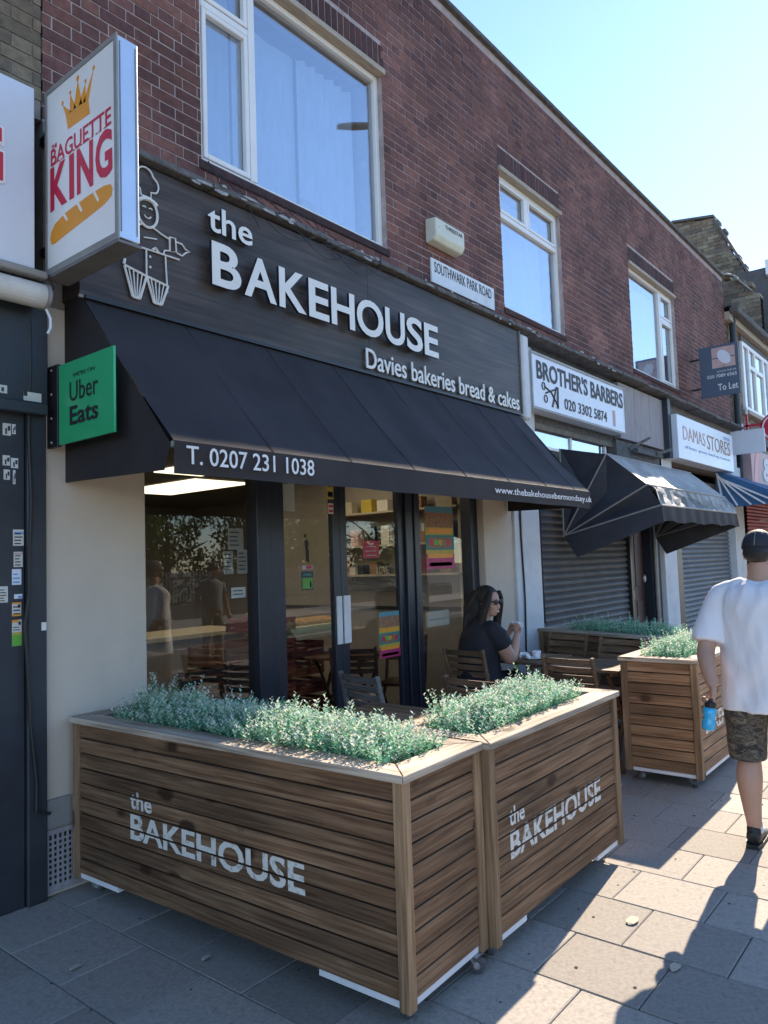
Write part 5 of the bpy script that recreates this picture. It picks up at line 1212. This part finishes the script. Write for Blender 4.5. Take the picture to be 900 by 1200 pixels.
MB().lathe([(.11,0),(.14,.38),(.145,.40),(.13,.40)], 18, (5.50,4.12,0)).build('bin_body', 'black', bn, smooth=False)
# crockery
cs = root('saucer_stack', 'white saucer with cup and crumpled napkins on the table before the woman', 'saucer', (5.72,3.10,.742))
MB().lathe([(.04,.743),(.075,.752),(.08,.757),(.078,.759),(.03,.749)], 24, (5.75,3.08,0)).build('saucer', 'white_china', cs, smooth=True)
MB().lathe([(.022,.752),(.032,.77),(.036,.795),(.038,.81),(.034,.81),(.03,.77)], 20, (5.77,3.06,0)).build('cup', 'white_china', cs, smooth=True)
nk = MB(); rr_ = random.Random(2)
for i in range(7): nk.ell((5.69+rr_.uniform(-.05,.05),3.12+rr_.uniform(-.05,.05),.768+rr_.uniform(0,.02)),(.025,.03,.012),7,5,Matrix.Rotation(rr_.uniform(0,3),3,'X'))
nk.build('napkin', 'white_china', cs)

# ------------------------------------------------------------------ people
def xf(mb, k0, M):
    for i in range(k0, len(mb.v)): mb.v[i] = M @ mb.v[i]
def frame(o, x, y):
    x = V(x).normalized(); z = x.cross(V(y)).normalized(); y = z.cross(x); o = V(o)
    return Matrix(((x.x,y.x,z.x,o.x),(x.y,y.y,z.y,o.y),(x.z,y.z,z.z,o.z),(0,0,0,1)))
def hand(mb, M, curl=60, s=1.0, thumb=1):
    """wrist at origin, palm along +x, thumb on +y side, fingers curl to -z"""
    k = len(mb.v)
    mb.limb([((-.02,0,0),.024,.019),((.01,0,0),.028,.018),((.045,0,0),.038,.016),((.082,0,-.002),.040,.014),((.092,0,-.003),.036,.010)], (0,1,0), 12, 2)
    for j, (y, l, r) in enumerate(((.030,.072,.0088),(.010,.080,.009),(-.010,.074,.0086),(-.029,.058,.0076))):
        p = V((.084,y,-.002)); a = 0; pts = [(p+V((-.014,0,0)),r,r),(p,r,r)]
        for seg, f in enumerate((.45,.32,.23)):
            a -= R(curl*(1,1.1,.7)[seg]*(1+.05*j)); p = p+V((math.cos(a),0,math.sin(a)))*l*f; pts.append((p,r*(.97-.09*seg),r*(.97-.09*seg)))
        mb.limb(pts, (0,1,0), 8, 2)
    t = [((.012,.022*thumb,-.004),.011,.011),((.036,.043*thumb,-.014),.0115,.0115),((.058,.050*thumb,-.030),.010,.010),((.074,.044*thumb,-.044),.0082,.0082)]
    mb.limb(t, (0,0,1), 8, 2)
    xf(mb, k, M @ Matrix.Scale(s,4))
def head_mb(mb, M, face=True):
    k = len(mb.v)
    mb.ell((-.008,0,.028),(.094,.074,.090),20,14); mb.ell((.024,0,-.030),(.062,.056,.072),18,12); mb.ell((.048,0,-.082),(.032,.034,.022),12,8)
    mb.limb([((.078,0,.018),.008,.009),((.094,0,-.012),.011,.012),((.104,0,-.030),.014,.011),((.084,0,-.040),.015,.008)], (0,1,0), 10, 2)
    mb.ell((.082,0,-.058),(.014,.024,.006),10,6); mb.ell((.080,0,-.068),(.013,.020,.006),10,6)
    for s in (-1,1):
        mb.ell((-.005,s*.076,-.006),(.019,.009,.031),10,8); mb.ell((.062,s*.036,-.026),(.022,.020,.022),10,8); mb.ell((.074,s*.030,.022),(.016,.024,.008),10,6)
    xf(mb, k, M)

# --- walking man, seen from behind
mr = root('person', 'man in white t-shirt, dark cap and camouflage shorts walking away with a blue bottle', 'person', (4.5,1.0,0))
def W(p): return (4.5+p[0], 1.0+p[1], p[2])
def WL(pts): return [(W(p),a,b) for p,a,b in pts]
b = MB()
LL = [((0,.10,.93),.10,.105),((.0,.115,.78),.092,.098),((.02,.12,.56),.066,.068),((.025,.12,.48),.056,.060),((-.01,.12,.36),.067,.070),((-.02,.115,.22),.050,.053),((-.01,.11,.10),.038,.040),((0,.11,.05),.036,.04)]
b.limb(WL(LL), (0,1,0), 18)
b.limb(WL([((0,-.10,.93),.10,.105),((.10,-.115,.76),.092,.098),((.20,-.12,.56),.066,.068),((.21,-.12,.48),.056,.060),((.15,-.12,.36),.058,.062),((.10,-.115,.22),.042,.045),((.08,-.11,.11),.034,.036),((.085,-.11,.06),.036,.04)]), (0,1,0), 18)
b.limb(WL([((0,0,.84),.15,.12),((0,0,.95),.18,.13),((0,0,1.15),.185,.13),((0,0,1.32),.19,.12),((0,0,1.40),.14,.09),((.0,0,1.44),.072,.068),((.01,0,1.52),.066,.066)]), (0,1,0), 20)
b.limb(WL([((0,.15,1.37),.06,.06),((-.01,.205,1.345),.058,.058),((-.06,.250,1.21),.052,.054),((-.12,.270,1.08),.048,.050),((-.155,.268,1.03),.047,.048),((-.20,.250,.99),.045,.047),((-.25,.222,.92),.036,.038),((-.275,.207,.885),.028,.031)]), (0,1,0), 14)
b.limb(WL([((0,-.15,1.37),.06,.06),((0,-.205,1.345),.058,.058),((.0,-.25,1.20),.050,.052),((.03,-.28,1.06),.046,.048),((.10,-.28,.93),.040,.040),((.16,-.27,.83),.026,.029)]), (0,1,0), 14)
hand(b, frame(W((-.275,.205,.89)), (-.30,.0,-1), (.95,.25,-.28)), 62, 1.0)
hand(b, frame(W((.165,-.27,.82)), (.5,0,-1), (1,0,.5)), 40, 1.0)
head_mb(b, frame(W((.02,0,1.575)), (1,0,-.05), (0,1,0)))
remesh(b, 'body', 'skin2', mr, .0085, 3)
# t-shirt
b = MB()
b.limb(WL([((0,0,.735),.232,.168),((0,0,.80),.232,.168),((0,.0,1.0),.222,.160),((-.01,.0,1.20),.222,.155),((-.01,0,1.33),.215,.145),((0,0,1.40),.16,.11),((0,0,1.435),.085,.08)]), (0,1,0), 26)
b.limb(WL([((0,.08,1.385),.068,.074),((-.012,.185,1.35),.076,.080),((-.05,.238,1.235),.072,.072),((-.09,.262,1.14),.080,.072),((-.105,.268,1.10),.082,.073)]), (0,1,0), 18)
b.limb(WL([((0,-.10,1.37),.07,.075),((-.005,-.19,1.345),.078,.080),((0,-.245,1.235),.078,.078),((.01,-.272,1.13),.080,.074),((.015,-.28,1.085),.080,.073)]), (0,1,0), 18)
for i, p in enumerate(b.v):        # cloth folds
    f = .007*math.sin((p.y-1.0)*38+4*math.sin(p.z*7)+p.x*9)*max(0,min(1,(1.32-p.z)/.4)); p.x += f; p.y += .4*f + .006*noise.noise(p*9)
ts = remesh(b, 't_shirt', 'tee', mr, .009, 7)
def crease(o, amp, sc, c=(0,0,0)):
    nr = [v.normal.copy() for v in o.data.vertices]
    for v, vn_ in zip(o.data.vertices, nr):
        p = v.co.copy(); n1 = noise.noise(V((p.x*sc[0]+3, p.y*sc[1]+p.z*1.5, p.z*sc[2]))); n2 = noise.noise(V((p.x*sc[0]*2, p.y*sc[1]*1.8-p.z*3, p.z*sc[2]*2)))
        v.co = p + vn_*amp*((1-abs(n1)*2.6)*.8+(1-abs(n2)*2.6)*.35)
crease(ts, .010, (5,8,3))
b = MB()
b.limb(WL([((0,0,.90),.19,.135),((0,0,.84),.205,.15),((0,0,.76),.205,.15)]), (0,1,0), 22)
b.limb(WL([((0,.08,.86),.12,.135),((.0,.112,.75),.118,.125),((.015,.125,.60),.105,.108),((.02,.128,.455),.098,.10)]), (0,1,0), 20)
b.limb(WL([((0,-.08,.86),.12,.135),((.08,-.112,.75),.118,.125),((.17,-.12,.60),.105,.108),((.21,-.12,.455),.098,.10)]), (0,1,0), 20)
for p in b.v: p.x += .006*math.sin(p.z*45+p.y*20)
remesh(b, 'shorts', 'camo', mr, .010, 2)
def shoe(par, M, m='shoe'):
    mb = MB(); k = 0
    mb.limb([((-.10,0,.045),.033,.035),((-.06,0,.05),.040,.045),((.0,0,.045),.040,.042),((.07,0,.032),.046,.030),((.13,0,.026),.044,.024),((.165,0,.022),.026,.016)], (0,1,0), 14)
    mb.limb([((-.055,0,.05),.036,.042),((-.05,0,.10),.038,.045)], (0,1,0), 12)
    xf(mb, 0, M); o = remesh(mb, 'shoe', m, par, .008, 3)
    s = MB(); s.prism([(-.125,-.03,0.001),(-.05,-.042,.001),(.09,-.048,.001),(.16,-.03,.001),(.16,.03,.001),(.09,.048,.001),(-.05,.042,.001),(-.125,.03,.001)], (0,0,.022)); xf(s, 0, M); s.build('shoe_sole', 'black', o)
shoe(mr, frame(W((.03,.115,0)), (1,.06,0), (0,1,0))); shoe(mr, frame(W((.13,-.11,.02)), (1,-.05,.05), (0,1,0)))
sk = MB(); sk.limb(WL([((-.005,.112,.13),.040,.042),((0,.11,.07),.042,.045)]), (0,1,0), 14); sk.build('sock', 'pillar_white', mr, smooth=True)
# hair fringe at the nape, cap
hb = MB(); hb.ell(W((-.028,0,1.585)),(.074,.076,.058),20,12); remesh(hb, 'hair', 'hair', mr, .008, 2)
cb = MB(); prof = []
for i in range(9): a = R(90*i/8); prof.append((.088*math.cos(a), .098*math.sin(a)))
cb.lathe([(.086,-.012)]+prof[:-1]+[(.002,.099)], 24, (0,0,0)); k = len(cb.v)
cb.ell((0,0,.099),(.008,.008,.005),8,5)
bp_ = [(.08,-.07,-.006),(.12,-.065,-.012),(.155,-.035,-.018),(.162,0,-.018),(.155,.035,-.018),(.12,.065,-.012),(.08,.07,-.006)]; cb.prism(bp_, (0,0,.005))
for v in cb.v: v.x *= 1.14
xf(cb, 0, frame(W((.012,0,1.615)), (1,0,-.14), (0,1,0))); cp_ = cb.build('cap', 'cap', mr, smooth=True)
st_ = MB(); [st_.tube([(0.1*math.cos(R(a))*math.cos(R(e))*1.0, .089*math.sin(R(a))*math.cos(R(e)), .1*math.sin(R(e))) for e in range(0,85,12)], .0018, 4) for a in (125,180,235,60,-60)]; [st_.ell((.1*math.cos(R(a))*.72, .089*math.sin(R(a))*.72, .07),(.003,.003,.003),6,4) for a in (150,210,95,265)]
xf(st_, 0, frame(W((.008,0,1.612)), (1,0,-.14), (0,1,0))); st_.build('cap_seam', 'alu_dull', cp_)
gl = MB(); gl.tube([W((-.01,.082,1.578)),W((.05,.083,1.585)),W((.10,.07,1.588))], .003, 5); gl.build('glasses_arm', 'print_orange', mr)
bt = root('drink_bottle', 'translucent blue drink bottle with black lid held in the man\'s hand', 'bottle', W((-.35,.20,.67)))
Mb = frame(W((-.350,.222,.668)), (1,.0,-.05), (0,1,.13))
bm_ = MB(); bm_.lathe([(.026,0),(.033,.008),(.034,.04),(.029,.055),(.029,.07),(.034,.085),(.033,.105),(.024,.12)], 22); xf(bm_, 0, Mb); bm_.build('bottle_body', 'bottle', bt, smooth=True)
bm_ = MB(); bm_.lathe([(.027,.118),(.028,.14),(.02,.146),(.010,.15),(.010,.162)], 18); xf(bm_, 0, Mb); bm_.build('lid', 'black', bt)

# --- seated woman
wr_ = root('person', 'woman in black dress and sunglasses with long dark hair, seated holding a white cup', 'person', (5.42,3.40,0))
b = MB()
RT = Matrix.Translation((5.42,3.40,0)) @ Matrix.Rotation(R(-32),4,'Z') @ Matrix.Translation((-5.42,-3.40,0))
b.limb([((5.42,3.40,.50),.19,.17),((5.41,3.40,.62),.175,.16),((5.42,3.40,.80),.165,.145),((5.43,3.40,.95),.175,.13),((5.44,3.40,1.05),.14,.09),((5.46,3.39,1.09),.06,.055),((5.48,3.38,1.15),.05,.052)], (0,1,0), 18)
xf(b, 0, RT)
for s in (-1,1): b.limb([((5.42,3.40+s*.09,.53),.085,.085),((5.62,3.40+s*.10,.545),.080,.078),((5.84,3.40+s*.10,.53),.056,.058),((5.90,3.40+s*.10,.46),.050,.055),((5.88,3.40+s*.10,.28),.048,.052),((5.88,3.40+s*.10,.10),.032,.034),((5.90,3.40+s*.10,.05),.035,.04),((6.0,3.40+s*.10,.03),.04,.024),((6.06,3.40+s*.10,.025),.025,.015)], (0,1,0), 14)
b.limb([((5.39,3.29,1.02),.06,.06),((5.375,3.24,1.0),.066,.066),((5.42,3.19,.90),.064,.066),((5.49,3.175,.80),.058,.060),((5.53,3.175,.775),.052,.054),((5.59,3.175,.83),.046,.048),((5.65,3.18,.92),.032,.034),((5.675,3.182,.955),.025,.027)], (0,1,0), 14)
b.limb([((5.50,3.50,1.03),.055,.055),((5.56,3.53,1.01),.058,.058),((5.63,3.50,.90),.052,.052),((5.68,3.43,.82),.046,.046),((5.72,3.36,.88),.036,.036),((5.74,3.30,.965),.024,.026)], (0,1,0), 12)
hand(b, frame((5.675,3.182,.95), (.25,.25,1), (.2,-1,.15)), 55, .92)
hand(b, frame((5.742,3.295,.96), (.1,-.45,1), (.3,.9,.3)), 60, .9)
Hd = frame((5.475,3.33,1.235), (-.10,-.98,-.10), (.98,-.10,.0)) @ Matrix.Scale(1.06,4)
head_mb(b, Hd)
remesh(b, 'body', 'skin', wr_, .0085, 3)
b = MB()
b.limb([((5.42,3.40,.46),.215,.20),((5.41,3.40,.56),.21,.195),((5.405,3.40,.68),.195,.175),((5.41,3.40,.82),.19,.17),((5.43,3.40,.96),.19,.15),((5.44,3.40,1.04),.155,.11),((5.46,3.39,1.09),.09,.08)], (0,1,0), 22)
xf(b, 0, RT)
b.limb([((5.40,3.31,1.03),.07,.07),((5.378,3.24,1.005),.080,.078),((5.41,3.20,.93),.084,.080),((5.432,3.185,.885),.086,.080)], (0,1,0), 16)
b.limb([((5.50,3.48,1.04),.06,.06),((5.56,3.53,1.01),.070,.068),((5.62,3.50,.92),.072,.07)], (0,1,0), 16)
for s in (-1,1): b.limb([((5.42,3.40+s*.09,.53),.105,.105),((5.62,3.40+s*.10,.55),.098,.095),((5.84,3.40+s*.10,.535),.075,.078),((5.91,3.40+s*.10,.46),.074,.078),((5.89,3.40+s*.10,.36),.08,.085)], (0,1,0), 14)
crease(remesh(b, 'dress', 'dress', wr_, .009, 3), .008, (7,7,5))
hb = MB(); k = 0
hb.ell((-.030,0,.036),(.106,.094,.100),20,14)
hb.limb([((-.05,0,.05),.085,.07),((-.085,0,-.06),.105,.075),((-.11,.01,-.17),.115,.07),((-.12,.02,-.30),.105,.06),((-.12,.02,-.42),.07,.04)], (0,1,0), 16)
rr_ = random.Random(8)
for s in (-1,1):
    hb.limb([((.045,s*.050,.090),.020,.032),((.050,s*.082,.03),.016,.034),((.030,s*.096,-.05),.024,.040),((.02,s*.10,-.12),.028,.038),((.01,s*.105,-.20),.03,.036),((.0,s*.10,-.27),.016,.02)], (0,1,0), 12)
for i in range(40):
    y = rr_.uniform(-.11,.11); x = -.10-.05*rr_.random(); ph = rr_.uniform(0,6)
    hb.limb([((x+.05,y*.75,.09),.008,.010),((x+.012*math.sin(ph),y+.008*math.cos(ph),-.02),.014,.014),((x-.01+.014*math.sin(ph+2),y*1.1,-.13),.014,.014),((x-.015+.014*math.sin(ph+4),y*1.12+.01*math.cos(ph),-.24),.013,.013),((x-.01,y*1.1,-.34-.08*rr_.random()),.005,.005)], (0,1,0), 6, 4)
xf(hb, 0, Hd); remesh(hb, 'hair', 'hair', wr_, .0065, 0)
sg = MB()
for s in (-1,1):
    sg.ell((.099,s*.034,.016),(.006,.028,.022),14,8); sg.tube([(.094,s*.060,.020),(.04,s*.078,.018),(-.01,s*.080,.012)], .0035, 6)
sg.tube([(.106,-.008,.022),(.106,.008,.022)], .003, 6); xf(sg, 0, Hd); sg.build('sunglasses', 'black', wr_)
lp_ = MB(); lp_.ell((.0935,0,-.061),(.006,.021,.0075),10,6); xf(lp_, 0, Hd); lp_.build('lips', 'pinkish', wr_)
cu = root('coffee_cup', 'white cup raised in the seated woman\'s hands', 'cup', (5.75,3.22,.98))
MB().lathe([(.026,.985),(.036,1.0),(.042,1.03),(.044,1.055),(.040,1.055),(.034,1.005)], 22, (5.735,3.225,0)).build('cup_body', 'white_china', cu, smooth=True)
MB().tube([(5.735,3.18,1.045),(5.735,3.16,1.035),(5.735,3.159,1.015),(5.735,3.183,1.005)], .005, 6).build('handle', 'white_china', cu)

# --- pedestrian at the kerb, seen reflected in the left window
pr = root('person', 'pedestrian in grey top and khaki trousers, hand on hip, reflected in the left window', 'person', (7.6,-2.0,0))
def Q(pts): return [((7.6+p[0],-2.0+p[1],p[2]),a,c) for p,a,c in pts]
b = MB()
b.limb(Q([((0,0,.85),.16,.11),((0,0,1.0),.15,.10),((0,0,1.2),.17,.11),((.02,0,1.36),.17,.10),((.03,0,1.42),.06,.06),((.04,0,1.5),.05,.05)]), (1,0,0), 16)
b.limb(Q([((-.15,0,1.36),.055,.055),((-.26,0,1.2),.046,.046),((-.34,.02,1.12),.042,.042),((-.24,.06,1.02),.034,.034),((-.18,.08,.98),.026,.026)]), (1,0,0), 12)
b.limb(Q([((.18,0,1.36),.055,.055),((.24,0,1.18),.046,.046),((.26,.02,1.05),.042,.042),((.26,.08,.88),.03,.03)]), (1,0,0), 12)
hand(b, frame((7.43,-1.92,.98), (1,.1,-.3), (0,0,1)), 30, 1); hand(b, frame((7.86,-1.92,.87), (0,.2,-1), (1,0,0)), 30, 1)
head_mb(b, frame((7.66,-2.0,1.57), (.6,.8,0), (-.8,.6,0))); remesh(b, 'body', 'skin', pr, .012, 3)
b = MB(); b.limb(Q([((0,0,.92),.18,.13),((0,0,1.2),.185,.125),((.02,0,1.36),.185,.115),((.03,0,1.43),.07,.07)]), (1,0,0), 18); b.limb(Q([((-.15,0,1.37),.065,.065),((-.26,0,1.21),.065,.065)]), (1,0,0), 12); b.limb(Q([((.18,0,1.37),.065,.065),((.24,0,1.2),.065,.065)]), (1,0,0), 12); remesh(b, 'top', 'greytee', pr, .012, 2)
b = MB(); [b.limb(Q([((s*.08,0,.95),.10,.11),((s*.10,0,.7),.09,.09),((s*.12,0,.45),.075,.075),((s*.13,0,.08),.07,.07)]), (1,0,0), 14) for s in (-1,1)]; remesh(b, 'trousers', 'khaki', pr, .012, 2)
b = MB(); b.ell((7.65,-2.01,1.62),(.095,.095,.09),14,10); remesh(b, 'hair', 'hair', pr, .012, 2)
for s in (-1,1): shoe(pr, frame((7.6+s*.13,-1.97,0), (.1,1,0), (-1,.1,0)))

# ------------------------------------------------------------------ far side of the road and the street lamp
def tree(x, y, h, rad, seed, lab):
    rnd = random.Random(seed); r = root('street_tree', lab, 'tree', (x,y,0), group='leafy trees behind the railings across the road')
    t = MB(); t.tube([(x,y,0),(x+.05,y,h*.3),(x+.1*rnd.random(),y+.1,h*.6),(x,y,h*.85)], [.16,.13,.08,.03], 9)
    for i in range(7): a = rnd.uniform(0,6.28); zz = h*rnd.uniform(.25,.6); t.tube([(x,y,zz),(x+math.cos(a)*rad*.4,y+math.sin(a)*rad*.4,zz+h*.14),(x+math.cos(a)*rad*.75,y+math.sin(a)*rad*.75,zz+h*.22)], [.06,.04,.015], 6)
    t.build('trunk', 'bark', r)
    c = MB(); cl = [(x+rnd.gauss(0,rad*.45),y+rnd.gauss(0,rad*.4),h*rnd.uniform(.12,1.0),rad*rnd.uniform(.2,.42)) for _ in range(42)]
    for cx, cy_, cz, cr in cl:
        for _ in range(150):
            d = V((rnd.gauss(0,1),rnd.gauss(0,1),rnd.gauss(0,1))).normalized()*cr*rnd.uniform(.5,1.05); p = V((cx,cy_,max(.15,cz)))+d
            a = V((rnd.gauss(0,1),rnd.gauss(0,1),rnd.gauss(0,1))).normalized(); bb = a.cross(V((rnd.gauss(0,1),rnd.gauss(0,1),rnd.gauss(0,1)))).normalized(); s = rnd.uniform(.05,.11)
            c.add([p-a*s, p+bb*s*.6, p+a*s, p-bb*s*.6], [(0,1,2,3)])
    me = bpy.data.meshes.new('crown'); me.from_pydata([tuple(p-V((x,y,0))) for p in c.v], [], c.f); me.materials.append(MT['leaf_tree'])
    o = bpy.data.objects.new('crown', me); link(o); o.parent = r
nm_ = ['first','second','third','fourth','fifth','sixth','seventh','eighth','ninth','tenth','eleventh','twelfth']
for i in range(10): tree(3.0+i*2.6, -14.2-.6*(i%3), 3.6+.9*((i*7)%4)/3, 2.0, 40+i, f'leafy tree across the road, {nm_[i]} from the left end of the railings')
rl = root('railing', 'dark spiked railing on a low wall along the far pavement', 'railing', (12,-12.6,0))
q = MB()
for i in range(260): x = -4+i*.13; q.box(x,-12.61,.45,x+.018,-12.59,1.45); q.add([(x-.004,-12.615,1.45),(x+.022,-12.615,1.45),(x+.022,-12.585,1.45),(x-.004,-12.585,1.45),(x+.009,-12.6,1.56)],[(0,1,4),(1,2,4),(2,3,4),(3,0,4)])
q.build('bar', 'print_white', rl, kind='stuff'); q = MB(); q.box(-4,-12.62,1.3,30,-12.58,1.34); q.box(-4,-12.62,.5,30,-12.58,.54); q.build('rail', 'navydoor', rl)
MB().box(-4,-12.75,0,30,-12.5,.45).build('low_wall', 'mortar_dark', rl)
la = root('street_lamp', 'tall street lamp at the kerb, its head reflected in the big upper window', 'street lamp', (12.3,-1.2,0))
MB().tube([(12.3,-1.2,0),(12.3,-1.2,1.2),(12.3,-1.2,1.21),(12.3,-1.2,10.4),(12.25,-1.26,10.6),(11.7,-1.9,10.72)], [.09,.09,.065,.05,.04,.03], 12).build('column', 'alu_dull', la)
MB().limb([((11.85,-1.75,10.73),.05,.05),((11.7,-1.9,10.74),.10,.05),((11.5,-2.1,10.74),.13,.055),((11.3,-2.3,10.72),.09,.04),((11.25,-2.35,10.71),.04,.02)],(1,-1,0)).build('lamp_head', 'alu_dull', la)
